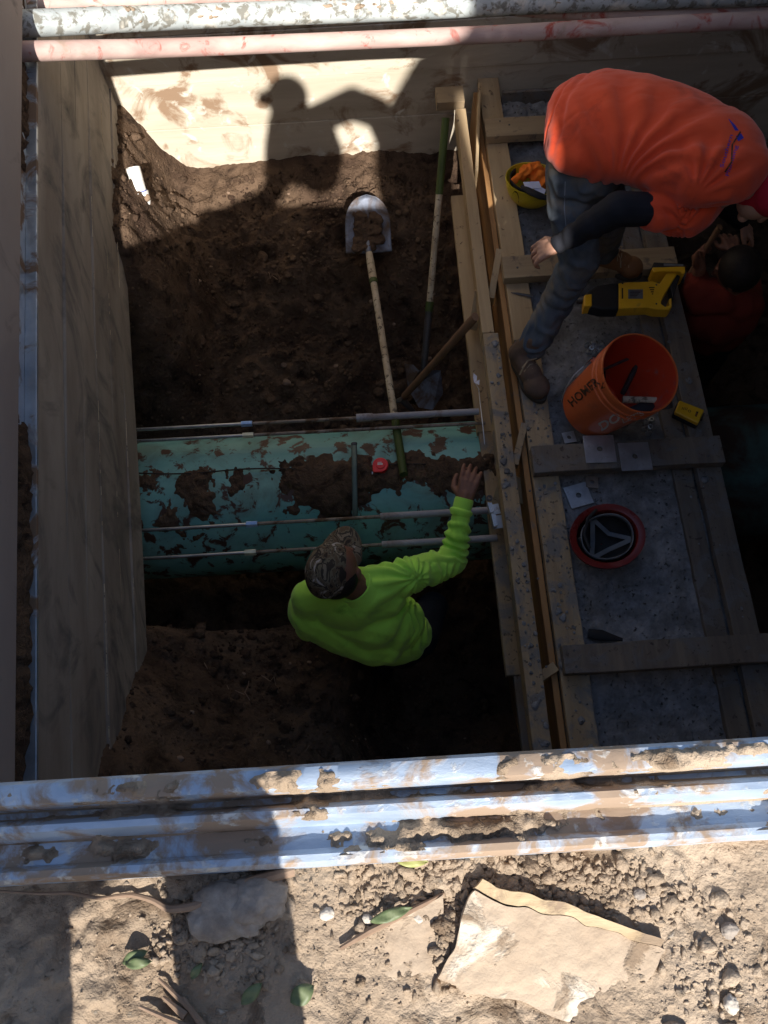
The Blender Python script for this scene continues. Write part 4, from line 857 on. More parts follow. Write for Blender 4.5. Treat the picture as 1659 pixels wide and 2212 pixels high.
# ------------------------------------------------------------------ bucket and its contents
def bucket():
    bc = P(1277,880,2.975); tcp = P(1384,805,2.605); ax = tcp-bc; L = np.linalg.norm(ax); ax /= L
    t = thing('bucket', bc, 'orange plastic bucket with white and black lettering, tilted on the concrete with tools inside', 'bucket')
    mb = MB(); R0, R1 = .128, .148
    pr = [(.001,.004),(R0-.008,.002),(R0,.008)]+[(R0+(R1-R0)*k/10, .01+(L-.10)*k/10) for k in range(11)]+[(R1+.004,L-.088),(R1+.005,L-.082),(R1+.001,L-.078),(R1+.001,L-.060),(R1+.006,L-.057),(R1+.006,L-.051),(R1+.002,L-.047),(R1+.002,L-.024),(R1+.007,L-.020),(R1+.007,L-.004),(R1+.005,L),(R1+.001,L),(R1-.001,L-.006)]
    mb.lathe(bc, ax, pr, 96); shell = build(mb, 'shell', 'bucket', t, smooth=True)
    mb = MB(); mb.lathe(bc, ax, [(R1-.001,L-.004),(R1-.002,L-.08),(R0-.003,.012),(.001,.012)], 96); build(mb, 'lining', 'bucket_in', t, smooth=True)
    bv = bvh_of(shell)
    mb = MB(); text_px(mb, bv, "LET'S", (1345,915), (1392,896), 10, bold=.01, lift=.0045); text_px(mb, bv, 'DO', (1298,932), (1342,906), 18, bold=.03, shear=.1, lift=.0045); 
    text_px(mb, bv, 'THIS', (1345,930), (1390,911), 8, bold=.01, lift=.0045)
    if mb.v: build(mb, 'lettering', 'ink_white', t)
    mb = MB(); text_px(mb, bv, 'HOMER', (1236,880), (1297,828), 19, bold=.02, lift=.0045)
    decal_poly(mb, bv, ([(1302,806),(1301,830),(1297,841)], [(1308,800),(1308,822),(1306,838)]))
    if mb.v: build(mb, 'lettering', 'ink_black', t)
    # wire bail with its ear
    ear = on_surf(bv, 1283, 779, .002)
    if ear is not None:
        mb = MB(); mb.lathe(ear, ray(1283,779)*-1, [(.001,.006),(.010,.005),(.012,-.004)], 16); build(mb, 'ear', 'bucket', t, smooth=True)
        q = [ear, ear+np.array([-.01,.005,.012]), P(1262,790,2.83), P(1240,810,2.86), P(1222,838,2.90), P(1212,870,2.98)]; mb = MB(); mb.tube(q, .0028, 8); build(mb, 'bail', 'zinc', t, smooth=True)
    u = np.cross(ax, [0,0,1.]); u /= np.linalg.norm(u); w_ = np.cross(ax, u)
    def inb(px, py, dpt):  # point inside the bucket seen at px,py, dpt below rim along the axis
        r = ray(px, py); o = np.array([0,0,H]); n_ = ax; tt = ((bc+ax*(L-dpt))-o).dot(n_)/r.dot(n_); return o+r*tt
    a, c = inb(1398,745,.10), inb(1345,850,.30); w2 = thing('pry_bar', c, 'long dark steel pry bar leaning inside the orange bucket', 'pry bar')
    mb = MB(); mb.tube([a, a*.5+c*.5, c], .011, 6); build(mb, 'shaft', 'steel_dark', w2, smooth=True)
    mb = MB(); mb.lathe(a, (a-c), [(.006,.004),(.015,.004),(.015,-.02),(.010,-.03)], 14); mb.lathe(a, (a-c), [(.001,-.004),(.007,-.004)], 14); build(mb, 'socket', 'zinc', w2, smooth=True)
    a, c = inb(1345,863,.17), inb(1428,866,.13); w2 = thing('mallet', a, 'mallet with a yellow wooden handle lying inside the orange bucket', 'mallet')
    mb = MB(); mb.tube([a, c], .014, 12); build(mb, 'handle', 'ash_wood', w2, smooth=True)
    mb = MB(); d_ = inb(1440,885,.14)-inb(1436,855,.12); mb.tube([inb(1436,852,.12), inb(1436,852,.12)+d_], .024, 14); build(mb, 'head', 'steel_dark', w2, smooth=True)
    a, c = inb(1358,884,.14), inb(1412,880,.12); mb = MB(); mb.tube([a, (a+c)/2+ax*.005, c], [.006,.024,.020], 8, flat=.5); tag(build(mb, 'trowel', 'strap_black', smooth=True), 'black flat tool lying at the lower rim inside the orange bucket', 'tool')
    a, c = inb(1300,800,.12), inb(1380,765,.2); w2 = thing('chisel', a, 'thin dark chisel leaning across the inside of the orange bucket', 'chisel'); mb = MB(); mb.tube([a, c], .006, 8); build(mb, 'shaft', 'steel_dark', w2, smooth=True)
bucket()
# ------------------------------------------------------------------ hard hats
def hat_shell(mb, c, ax, fx, a, b, h, brim, seg=64, th=.003):
    """upside-down hard hat: c = rim centre, ax = direction of the opening"""
    ax = np.array(ax, float); ax /= np.linalg.norm(ax); fx = np.array(fx, float); fx -= fx.dot(ax)*ax; fx /= np.linalg.norm(fx); sy = np.cross(ax, fx)
    prof_ = [(1+brim, -.006), (1+brim*.98, .0), (1+brim*.5, -.001), (1.04, -.004), (1.0, -.012)]+[(math.cos(q), -.012-(h-.012)*math.sin(q)) for q in np.linspace(.12, math.pi/2-.02, 12)]
    inn = [(r_*1.0-.02, z+.002) for r_, z in prof_[4:]]
    V = []; rows_ = list(reversed(prof_[:1]))+prof_[1:]
    def ringrow(r_, z, off=0): 
        return [c+ax*z+fx*(a*r_-off)*math.cos(2*math.pi*k/seg)+sy*(b*r_-off)*math.sin(2*math.pi*k/seg) for k in range(seg)]
    for r_, z in rows_: V += ringrow(r_, z)
    n = len(rows_); mb.add(V, [(i*seg+k, i*seg+(k+1) % seg, (i+1)*seg+(k+1) % seg, (i+1)*seg+k) for i in range(n-1) for k in range(seg)])
    V = []; 
    for r_, z in rows_: V += ringrow(r_, z-th*(1 if r_ > 1 else 0), 0 if r_ > 1 else -th)
    mb.add(V, [(i*seg+k, (i+1)*seg+k, (i+1)*seg+(k+1) % seg, i*seg+(k+1) % seg) for i in range(n-1) for k in range(seg)])
    return ax, fx, sy
def red_hat():
    c = P(1313,1157,2.945); t = thing('hard_hat', c-np.array([0,0,.1]), 'red full-brim hard hat lying upside down on the concrete', 'hard hat')
    mb = MB(); ax, fx, sy = hat_shell(mb, c, (.02,-.02,1), (.9,.3,0), .116, .101, .115, .27); build(mb, 'shell', 'red_hat', t, smooth=True)
    mb = MB(); n = 60; V = []
    for k in range(n):
        a = 2*math.pi*k/n; r_ = .90
        for z in (-.004, -.034): V.append(c+ax*(z+.006*math.sin(3*a))+fx*.116*r_*math.cos(a)+sy*.101*r_*math.sin(a))
    mb.add(V, [(2*k, 2*k+1, (2*k+3) % (2*n), (2*k+2) % (2*n)) for k in range(n)]); o = build(mb, 'headband', 'strap_grey', t, smooth=2); sm = o.modifiers.new('s', 'SOLIDIFY'); sm.thickness = .004
    mb = MB()
    for k in range(3):
        a = math.radians(95+120*k); p0 = c+fx*.105*math.cos(a)+sy*.092*math.sin(a)-ax*.035; a2 = math.radians(215+120*k); p1 = c+fx*.105*math.cos(a2)+sy*.092*math.sin(a2)-ax*.035
        mb.tube([p0, (p0*.5+p1*.5)*.8+(c-ax*.1)*.2-ax*.02, p1], .009, 8, flat=.15)
    build(mb, 'suspension_strap', 'strap_grey', t, smooth=True)
    mb = MB(); V = [c+ax*(-.014-.085*math.sin(i*math.pi/20))+(fx*.108*math.cos(2*math.pi*k/40)+sy*.094*math.sin(2*math.pi*k/40))*math.cos(i*math.pi/20*.98) for i in range(11) for k in range(40)]
    mb.add(V, [(i*40+k, i*40+(k+1) % 40, i*40+40+(k+1) % 40, i*40+40+k) for i in range(10) for k in range(40)]); build(mb, 'inner_shade', 'strap_black', t, smooth=2)  # black bowl added to paint the shade inside the hat
    mb = MB(); q = c-ax*.02-fx*.104+sy*.02; mb.lathe(q, fx*-1+ax*.3, [(.001,.008),(.018,.008),(.02,0)], 18); build(mb, 'ratchet_knob', 'strap_black', t, smooth=True)
    mb = MB(); mb.tube([P(1289,1100,2.945)+np.array([0,0,0]), P(1270,1120,2.93), P(1262,1155,2.94), P(1274,1185,2.95)], .006, 8, flat=.3); build(mb, 'chin_strap', 'strap_black', t, smooth=True)
red_hat()
def yellow_hat():
    c = P(1152,385,2.89); t = thing('hard_hat', c-np.array([0,0,.12]), 'yellow hard hat lying upside down on the concrete with an orange vest stuffed in', 'hard hat')
    mb = MB(); ax, fx, sy = hat_shell(mb, c, (.02,.10,1), (1,-.35,0), .118, .100, .145, .07); sh = build(mb, 'shell', 'yellow_hat', t, smooth=True)
    bv = bvh_of(sh); mb = MB(); V = []
    q0 = on_surf(bv, 1141, 457, .002)
    if q0 is not None:
        V = [on_surf(bv, 1150-0+11*math.cos(a)*1.0, 456+8.5*math.sin(a), .002) for a in np.linspace(0, 2*math.pi, 24, endpoint=False)]
        V = [q for q in V if q is not None]; mb.add(V, [tuple(range(len(V)))]); build(mb, 'sticker', 'ink_white', t)
    mb = MB(); 
    V = [on_surf(bv, 1113+8*math.cos(a), 432+19*math.sin(a), .002) for a in np.linspace(0, 2*math.pi, 24, endpoint=False)]; V = [q for q in V if q is not None]
    if len(V) > 6: mb.add(V, [tuple(range(len(V)))]); build(mb, 'sticker', 'ink_black', t)
    mb = MB(); V = []; n = 40
    for k in range(n+1):
        a = math.radians(150+180*k/n)
        for z, r_ in ((.0, .9), (-.03, .86)): V.append(c+ax*z+fx*.118*r_*math.cos(a)+sy*.100*r_*math.sin(a))
    mb.add(V, [(2*k, 2*k+1, 2*k+3, 2*k+2) for k in range(n)]); o = build(mb, 'headband', 'strap_black', t, smooth=2); sm = o.modifiers.new('s', 'SOLIDIFY'); sm.thickness = .004
    v_ = MB()
    for k in range(9): v_.ico(P(1125+k*8+random.uniform(-4,4), 372-6*math.sin(k)+random.uniform(-8,10), 2.885+random.uniform(-.01,.012)), (random.uniform(.022,.034), random.uniform(.018,.03), .026), 2, .5, k)
    limb(v_, [(P(1112,388,2.89), .014), (P(1135,370,2.865), .022), (P(1160,362,2.87), .022), (P(1175,395,2.88), .02)])
    o = blob('safety_vest', v_, 'vest', None, .004, 4, lambda co, no: .006*ridge(fbm(co, 9, 3, 121)*22)+.003*fbm(co, 25, 2, 122)); tag(o, 'crumpled bright orange safety vest stuffed into the yellow hard hat', 'vest')
    mb = MB(); mb.box(P(1150,400,2.868), (.034,-.006,.006), (-.004,.018,.002), (0,0,.0012)); mb.box(P(1166,412,2.872), (.020,-.016,.0), (.006,.012,.008), (0,0,.0012)); tag(build(mb, 'paper', 'paper'), 'folded bluish white paper in the yellow hard hat', 'paper')
    mb = MB(); mb.tube([P(1128,402,2.885), P(1145,414,2.87), P(1168,424,2.87), P(1185,428,2.885)], [.010,.018,.018,.012], 10, flat=.6); tag(build(mb, 'glove', 'strap_black', smooth=True), 'black glove lying in the yellow hard hat under the paper', 'glove')
yellow_hat()
# ------------------------------------------------------------------ cordless reciprocating saw
def prism_px(mb, pts, D, th, taper=0):
    top = [P(x, y, D-th) for x, y in pts]; c = sum(top)/len(top); bot = [P(x, y, D-th)*np.array([1,1,0])+np.array([0,0,H-D]) for x, y in pts]; mb.hull(top, bot)
def saw():
    D = 2.955; t = thing('reciprocating_saw', P(1400,640,D), 'yellow and black cordless reciprocating saw lying on the plank beside the tan boot', 'saw')
    t1 = MB(); prism_px(t1, [(1336,611),(1355,609),(1410,607),(1425,612),(1446,580),(1452,574),(1470,577),(1463,592),(1432,642),(1428,655),(1437,662),(1446,659),(1446,644),(1451,643),(1452,662),(1447,669),(1415,668),(1400,664),(1336,667)][::-1], D-.015, .055); build(t1, 'housing', 'tool_yellow', t, bevel=.006)
    mb = MB(); prism_px(mb, [(1262,640),(1270,628),(1290,616),(1320,611),(1338,610),(1338,668),(1300,668),(1275,662),(1262,655)][::-1], D-.012, .06); build(mb, 'gear_case', 'tool_black', t, bevel=.010)
    mb = MB(); prism_px(mb, [(1262,637),(1279,634),(1279,660),(1262,662)][::-1], D-.02, .056); build(mb, 'blade_clamp', 'tool_yellow', t, bevel=.004)
    mb = MB(); a = P(1262,648,D-.045); mb.tube([a, P(1250,650,D-.04), P(1245,650,D-.04)], [.016,.014,.010], 12); mb.tube([P(1250,640,D-.03), P(1236,652,D-.02), P(1232,664,D-.01)], .006, 8); build(mb, 'shoe', 'steel_dark', t, smooth=True)
    mb = MB(); prism_px(mb, [(1412,566),(1480,569),(1480,577),(1412,580)][::-1], D-.005, .075); build(mb, 'battery', 'tool_black', t, bevel=.004)
    mb = MB(); prism_px(mb, [(1409,577),(1480,575),(1481,588),(1476,592),(1470,586),(1430,586),(1412,588)][::-1], D-.005, .078); build(mb, 'battery_foot', 'tool_yellow', t, bevel=.004)
    mb = MB(); prism_px(mb, [(1452,640),(1446,610),(1462,592),(1470,596),(1460,625),(1455,645)][::-1], D-.018, .045); build(mb, 'grip', 'tool_black', t, bevel=.005)
    mb = MB(); prism_px(mb, [(1357,625),(1389,625),(1389,645),(1357,645)][::-1], D-.0705, .001); build(mb, 'label', 'strap_grey', t)
    mb = MB(); prism_px(mb, [(1434,569),(1476,571),(1476,575),(1434,574)][::-1], D-.0805, .001)
    build(mb, 'battery_label', 'strap_grey', t); mb = MB()
    for k in range(5): prism_px(mb, [(1402+k*2,620+k*4.6),(1414-k,620+k*4.6),(1414-k,622+k*4.6),(1402+k*2,622+k*4.6)][::-1], D-.0705, .001)
    build(mb, 'vent_slot', 'ink_black', t); mb = MB(); prism_px(mb, [(1343,622),(1346,622),(1346,645),(1343,645)][::-1], D-.0705, .001)
    build(mb, 'vent_slot', 'ink_black', t); mb = MB()
    for q in range(5): prism_px(mb, [(1361,628+q*3.2),(1386-q*3,628+q*3.2),(1386-q*3,629.2+q*3.2),(1361,629.2+q*3.2)][::-1], D-.0718, .0006)
    build(mb, 'label_print', 'ink_black', t)
    for x, y in ((1418,615),(1418,656),(1452,578),(1345,612)): mb = MB(); mb.lathe(P(x, y, D-.071), (0,0,1), [(.0005,.001),(.0035,.001),(.004,-.001)], 12); build(mb, 'screw', 'steel_dark', t, smooth=True)
    # spare battery pack
    t = thing('battery_pack', P(1492,890,2.99), 'yellow and black battery pack lying beside the orange bucket on the side board', 'battery')
    a = P(1468,864,2.955); b = P(1522,885,2.955); c = P(1458,890,2.955); e = P(1509,915,2.955)
    mb = MB(); mb.hull([a, b, e, c][::-1], [q-np.array([0,0,.022]) for q in (a, b, e, c)][::-1]); build(mb, 'cover', 'tool_yellow', t, bevel=.005)
    mb = MB(); k_ = lambda q, s_: (a+e)/2+(q-(a+e)/2)*s_-np.array([0,0,.022]); mb.hull([k_(q, 1.03) for q in (a, b, e, c)][::-1], [k_(q, 1.03)-np.array([0,0,.026]) for q in (a, b, e, c)][::-1]); build(mb, 'cell_case', 'tool_black', t, bevel=.005)
    m_ = (a+b+c+e)/4; ux = (b-a)/np.linalg.norm(b-a); uy = (c-a)/np.linalg.norm(c-a)
    mb = MB(); mb.box(m_+ux*.030+np.array([0,0,.0008]), ux*.004, uy*.012, (0,0,.0006))
    for k in range(4): mb.box(m_-ux*.030+ux*.006*k-uy*.002*k+np.array([0,0,.0008]), ux*.001, uy*.006, (0,0,.0006))
    mb.lathe(m_+np.array([0,0,.0004]), (0,0,1), [(.004,.001),(.006,.001)], 16); build(mb, 'marking', 'ink_black', t)
    mb = MB(); mb.box(e*.5+b*.5+ux*.003, ux*.003, uy*.014, (0,0,.010)); build(mb, 'latch', 'tool_black', t, bevel=.001)
saw()
# ------------------------------------------------------------------ shovels and pick
def shovel1():
    s0 = P(797,545,3.42); e = P(872,1025,3.215); t = thing('shovel', e, 'long-handled shovel with soil on its blade, lying between teal pipe and dirt slope', 'shovel', 'long-handled shovels in the pit')
    m_ = lambda f_: s0+(e-s0)*f_
    mb = MB(); mb.tube([m_(.14), m_(.5), m_(.80)], [.017,.0165,.0165], 14); build(mb, 'shaft', 'ash_wood', t, smooth=True)
    mb = MB(); mb.tube([m_(.79), m_(.9), m_(1)], [.0185,.0185,.0185], 14); build(mb, 'grip', 'green_grip', t, smooth=True)
    mb = MB(); mb.tube([m_(-.02), m_(.05), m_(.15)], [.016,.020,.020], 14); build(mb, 'socket', 'ash_wood', t, smooth=True)
    mb = MB(); mb.tube([m_(.145), m_(.165)], .0215, 14); build(mb, 'collar_band', 'green_grip', t, smooth=True)
    # blade: outline in the picture, dished
    u = P(792,430,3.30)-s0; u /= np.linalg.norm(u); sd = np.cross(u, [0,0,1.]); sd /= np.linalg.norm(sd); nn_ = np.cross(sd, u)
    if nn_[2] < 0: nn_ = -nn_
    ln, hw = .285, .118; V = []; nu, nv = 22, 16
    for i in range(nu+1):
        v_ = i/nu; w_ = hw*(1.0-.05*v_) if v_ < .45 else hw*.9775*math.sqrt(max(0, 1-((v_-.45)/.55)**2.3))
        for j in range(nv+1):
            x = -1+2*j/nv; V.append(s0+u*(ln*v_)+sd*w_*x+nn_*(.022*x*x+.012*v_*v_-.018))
    mb = MB(); mb.add(V, [(i*(nv+1)+j, i*(nv+1)+j+1, (i+1)*(nv+1)+j+1, (i+1)*(nv+1)+j) for i in range(nu) for j in range(nv)]); o = build(mb, 'blade', 'shovel_steel', t, smooth=2); sm = o.modifiers.new('s', 'SOLIDIFY'); sm.thickness = .003
    mb = MB(); mb.tube([s0-u*.01+nn_*.004, s0+u*.04+nn_*.0, s0+u*.09-nn_*.010], [.018,.016,.008], 12); build(mb, 'socket', 'shovel_steel', t, smooth=True)
    d_ = MB(); 
    for k in range(34): d_.ico(s0+u*random.uniform(.02,.20)+sd*random.uniform(-.07,.06)+nn_*random.uniform(-.008,.008), np.array([.03,.03,.016])*random.uniform(.6,1.2), 2, .7, k)
    o = blob('soil_clump', d_, 'pit_soil', None, .004, 1, lambda co, no: .007*fbm(co, 40, 3, 131)); tag(o, 'clump of brown soil sitting on the blade of the leaning shovel', 'soil')
shovel1()
def shovel2():
    a = P(963,255,2.98); b = P(915,805,3.80); t = thing('shovel', b, 'long-handled shovel with green top grip, standing blade down beside the formwork', 'shovel', 'long-handled shovels in the pit'); m_ = lambda f_: a+(b-a)*f_
    mb = MB(); mb.tube([m_(0), m_(.28)], .019, 14); build(mb, 'grip', 'green_grip', t, smooth=True)
    mb = MB(); mb.tube([m_(.27), m_(.72)], .0168, 14); build(mb, 'shaft', 'ash_wood', t, smooth=True)
    mb = MB(); mb.tube([m_(.70), m_(.74)], .021, 14); build(mb, 'collar_band', 'green_grip', t, smooth=True)
    mb = MB(); mb.tube([m_(.735), m_(.9), m_(1.0), P(912,815,3.86)], [.019,.019,.017,.01], 12); build(mb, 'socket', 'steel_dark', t, smooth=True)
    cs = [(874,785,3.86),(893,788,3.84),(905,800,3.84),(925,798,3.84),(952,800,3.86),(957,850,3.96),(935,885,4.0),(905,880,4.0),(882,840,3.95)]
    V = [P(*q) for q in cs]; mb = MB(); mb.add(V, [tuple(range(len(V)))]); o = build(mb, 'blade', 'shovel_steel', t); sm = o.modifiers.new('s', 'SOLIDIFY'); sm.thickness = .003
shovel2()
def pick():
    a = P(1027,684,3.02); b = P(868,862,3.86); t = thing('pickaxe', b, 'pickaxe with thick dark wooden handle leaning on the form, head in the soil', 'pickaxe')
    mb = MB(); mb.tube([a, a+(b-a)*.05, a+(b-a)*.5, a+(b-a)*.96], [.020,.022,.019,.020], 16, flat=.85); build(mb, 'handle', 'pick_wood', t, smooth=True)
    u = (b-a)/np.linalg.norm(b-a); mb = MB(); mb.tube([P(840,872,3.93), P(858,866,3.88), b, P(890,885,3.92), P(908,905,3.99)], [.004,.014,.022,.014,.006], 10, flat=.7); build(mb, 'head', 'steel_dark', t, smooth=True)
pick()
# stub of white pipe in the left heap
def stub():
    a = P(287,362,3.0); b = P(312,452,3.16)
    t = thing('pipe_stub', b, 'short white plastic pipe stub with blue print sticking out of the sunlit soil bank', 'pipe'); u = (a-b)/np.linalg.norm(a-b)
    mb = MB(); mb.lathe(b, u, [(.026,-.06),(.034,-.05),(.034,.075),(.0345,.0755),(.0345,.0765),(.034,.077)]+[(.034,np.linalg.norm(a-b)),(.030,np.linalg.norm(a-b)),(.030,.0)], 32); sh = build(mb, 'barrel', 'pvc_white', t, smooth=True)
    mb = MB(); mb.lathe(b+u*.03, u, [(.0346,-.01),(.041,-.008),(.042,.052),(.0346,.055)], 32); build(mb, 'coupling', 'pvc_white', t, smooth=True)
    mb = MB(); mb.lathe(b+u*.082, u, [(.0346,0),(.0352,.001),(.0352,.006),(.0346,.007)], 32); build(mb, 'print_band', 'blue_print', t, smooth=True)
stub()
# ------------------------------------------------------------------ loose soil clods
def bv_obj(o):
    off = Vector(tuple(origin_of(o))); return BVHTree.FromPolygons([v.co+off for v in o.data.vertices], [tuple(p.vertices) for p in o.data.polygons])
bvp = bv_obj(pit); bvg = bv_obj(g)
def drop(bv, x, y): 
    h = bv.ray_cast(Vector((x, y, 1.)), Vector((0,0,-1))); return None if h[0] is None else np.array(h[0])
mb = MB()
for k in range(8000):
    x = random.uniform(-1.3, .45); y = random.choice([random.uniform(.05, .95), random.uniform(2.0, 3.5), random.uniform(2.0, 3.5)])
    p = drop(bvp, x, y)
    if p is None: continue
    s_ = .0048*math.exp(random.gauss(0, .55)); s_ = min(s_, .028)
    mb.ico(p+np.array([0,0,s_*.3]), np.array([random.uniform(.8,1.4), random.uniform(.8,1.4), .8])*s_, 1 if s_ < .012 else 2, .6, k)
tag(build(mb, 'loose_soil', 'pit_soil', smooth=2), 'loose brown clods scattered over the dug slopes of the pit', 'soil', kind='stuff')
mb = MB()
for k in range(9):
    x, y = random.uniform(-1.0, .3), random.uniform(.1, .9) if k < 6 else random.uniform(2.3, 3.2); p = drop(bvp, x, y)
    a = random.uniform(0, 6.28); L = random.uniform(.04, .10); q = [p+np.array([math.cos(a+.3*math.sin(j))*L*j/5, math.sin(a+.4*math.cos(j*2))*L*j/5, .012+.01*math.sin(j)]) for j in range(6)]; mb.tube(q, .0018, 5)
tag(build(mb, 'rootlets', 'root', smooth=True), 'thin pale rootlets poking out of the dug soil', 'roots', kind='stuff')
mb = MB()
for k in range(70):
    x = random.uniform(-1.1, .42); y = random.uniform(2.1, 3.4) if k % 3 else random.uniform(.1, .9); p = drop(bvp, x, y)
    if p is not None: s_ = min(.006*math.exp(random.gauss(0, .6)), .022); mb.ico(p, np.array([1.2, 1, .8])*s_, 2, .6, k+50)
tag(build(mb, 'small_stones', 'root', smooth=2), 'scattered pale stones and pebbles embedded in the dug pit slopes', 'stones', kind='stuff')
# ------------------------------------------------------------------ surface pebbles etc.
def gpt(px, py, lift=0):
    p = P(px, py, .70); q = drop(bvg, p[0], p[1]); z = 0 if q is None else q[2]; return np.array([p[0], p[1], z+lift])
mb = MB()
def clus(n, cx_, cy_, sx, sy, s0):
    for k in range(n):
        p = gpt(random.gauss(cx_, sx), random.gauss(cy_, sy)); s_ = min(s0*math.exp(random.gauss(0, .6)), .005)
        if p[1] > .004 or abs(p[0]) > .6: continue
        mb.ico(p+np.array([0,0,s_*.25]), np.array([random.uniform(.6,1.4), random.uniform(.6,1.4), .7])*s_, 2 if s_ > .0012 else 1, 1.3, random.randint(0, 999))
clus(520, 480, 2020, 75, 60, .0014); clus(700, 1230, 1920, 130, 36, .0015); clus(380, 860, 1925, 110, 45, .0012); clus(260, 965, 2030, 12, 45, .0018)
clus(2200, 900, 2010, 600, 130, .0006); clus(260, 560, 1890, 40, 20, .0013); clus(240, 1000, 1880, 60, 25, .0016); clus(240, 1580, 2120, 80, 70, .0011)
tag(build(mb, 'gravel', 'surface_soil', smooth=2), 'fine gravel and crumbs of dirt scattered over the sunlit ground', 'gravel', kind='stuff')
def stone(px, py, r, label, m='stone', seed=1, grp=None):
    p = gpt(px, py); mb = MB(); V, Fc = ICO[4]; n_ = fbm(V, 1.1, 4, seed); v = V*np.array(r)*(1+.40*n_+.26*np.abs(fbm(V, 3.2, 4, seed+1))+.10*fbm(V, 11, 3, seed+2))[:, None]; mb.add(v+p+np.array([0,0,r[2]*.35]), Fc)
    tag(build(mb, 'stone', m, smooth=2), label, 'stone', grp)
stone(483, 1965, (.030,.023,.014), 'large rough pale stone lying in the shadow just below the steel rail', seed=3)
stone(556, 1940, (.022,.017,.013), 'smaller brownish stone leaning against the right side of the large rough stone', seed=8)
stone(794, 1986, (.004,.0035,.003), 'small white pebble right of the leg shadow', 'white_stone', 4); stone(905, 1984, (.0045,.0035,.003), 'small white pebble by the green leaf under the steel rail', 'white_stone', 6)
stone(706, 1975, (.005,.004,.0035), 'small brownish pebble lying beside the smaller brownish stone', 'white_stone', 9); stone(1578, 2170, (.005,.006,.005), 'buried pebble at the lower right of the dirt', 'white_stone', 12)
stone(1383, 1932, (.0045,.004,.003), 'tan pebble among the gravel above the buried board', 'stone', 14); stone(1578, 2010, (.006,.0055,.004), 'round tan pebble at the right end of the buried board', 'stone', 15)
def leaf(px, py, ang, L, w_, m, label, curl=.25):
    p = gpt(px, py, .005); mb = MB(); V = []; n = 14
    c_, s_ = math.cos(ang), math.sin(ang)
    for i in range(n+1):
        t_ = i/n; ww = w_*math.sin(math.pi*t_)**.75*(1-.25*t_)
        for j in range(-2, 3):
            x = (t_-.5)*L; y = ww*j/2; z = curl*(y*y)*40*.5+.004*math.sin(t_*3)+.001*math.sin(x*400+j); V.append(p+np.array([x*c_-y*s_, x*s_+y*c_, z]))
    mb.add(V, [(i*5+j, i*5+j+1, (i+1)*5+j+1, (i+1)*5+j) for i in range(n) for j in range(4)]); o = build(mb, 'leaf', m, smooth=2); sm = o.modifiers.new('s', 'SOLIDIFY'); sm.thickness = .0004
    tag(o, label, 'leaf')
leaf(888, 1858, -.15, .027, .006, 'leaf_yellow', 'yellow-green leaf curled on the dirt right below the steel rail')
leaf(845, 1975, .25, .034, .005, 'leaf', 'narrow green leaf lying left of the buried board')
leaf(290, 2068, .35, .020, .0055, 'leaf', 'bright green leaf in the sunlit gap between the two leg shadows')
leaf(300, 2080, .05, .020, .0045, 'leaf', 'darker green leaf just under the bright green leaf in the sunlit gap', .1)
leaf(425, 2098, .9, .013, .0035, 'leaf', 'short green leaf at the left edge of the wide shadow')
leaf(545, 2145, .7, .020, .0055, 'leaf', 'dark green leaf lying fully inside the wide shadow')
leaf(655, 2145, .5, .020, .008, 'leaf', 'broad green leaf on the right boundary of the wide shadow')
mb = MB(); pts = [(-20,1925),(80,1932),(150,1928),(210,1942),(280,1932),(330,1945),(365,1965),(420,1958),(500,1930),(540,1905),(600,1890),(635,1880)]
q = [gpt(x, y, .005+.004*(x > 400)) for x, y in pts]; q = np.array(q); tt = np.linspace(0, len(q)-1, 90); q = np.stack([np.interp(tt, range(len(q)), q[:, k]) for k in range(3)], 1)
for _ in range(4): q[1:-1] = (q[:-2]+2*q[1:-1]+q[2:])/4
mb.tube(q, list(np.interp(np.linspace(0, 1, 90), [0, .3, .55, 1], [.0009, .0015, .003, .0045])), 8); tag(build(mb, 'tree_root', 'root', smooth=True), 'long thin brown root snaking across the dirt below the steel rail', 'root')
mb = MB()
for pts in ([(340,2070),(370,2100),(410,2135),(445,2180),(460,2230)], [(300,2130),(360,2155),(420,2180),(455,2200)], [(395,2110),(420,2150),(445,2180)], [(350,2110),(400,2150)]):
    q = [gpt(x, y+45, .004) for x, y in pts]; mb.tube(q, list(np.linspace(.0012, .0035, len(q))), 7)
tag(build(mb, 'dead_twig', 'root', smooth=True), 'forked dry twig at the bottom edge of the sunlit gap', 'twig')
mb = MB(); q = [gpt(x, y, .004) for x, y in ((735,2048),(800,2010),(870,1975),(960,1930))]; mb.tube(q, [.0015,.003,.0025,.0012], 7); tag(build(mb, 'stick', 'root', smooth=True), 'thin dark stick pressed into the dirt left of the buried board', 'stick')
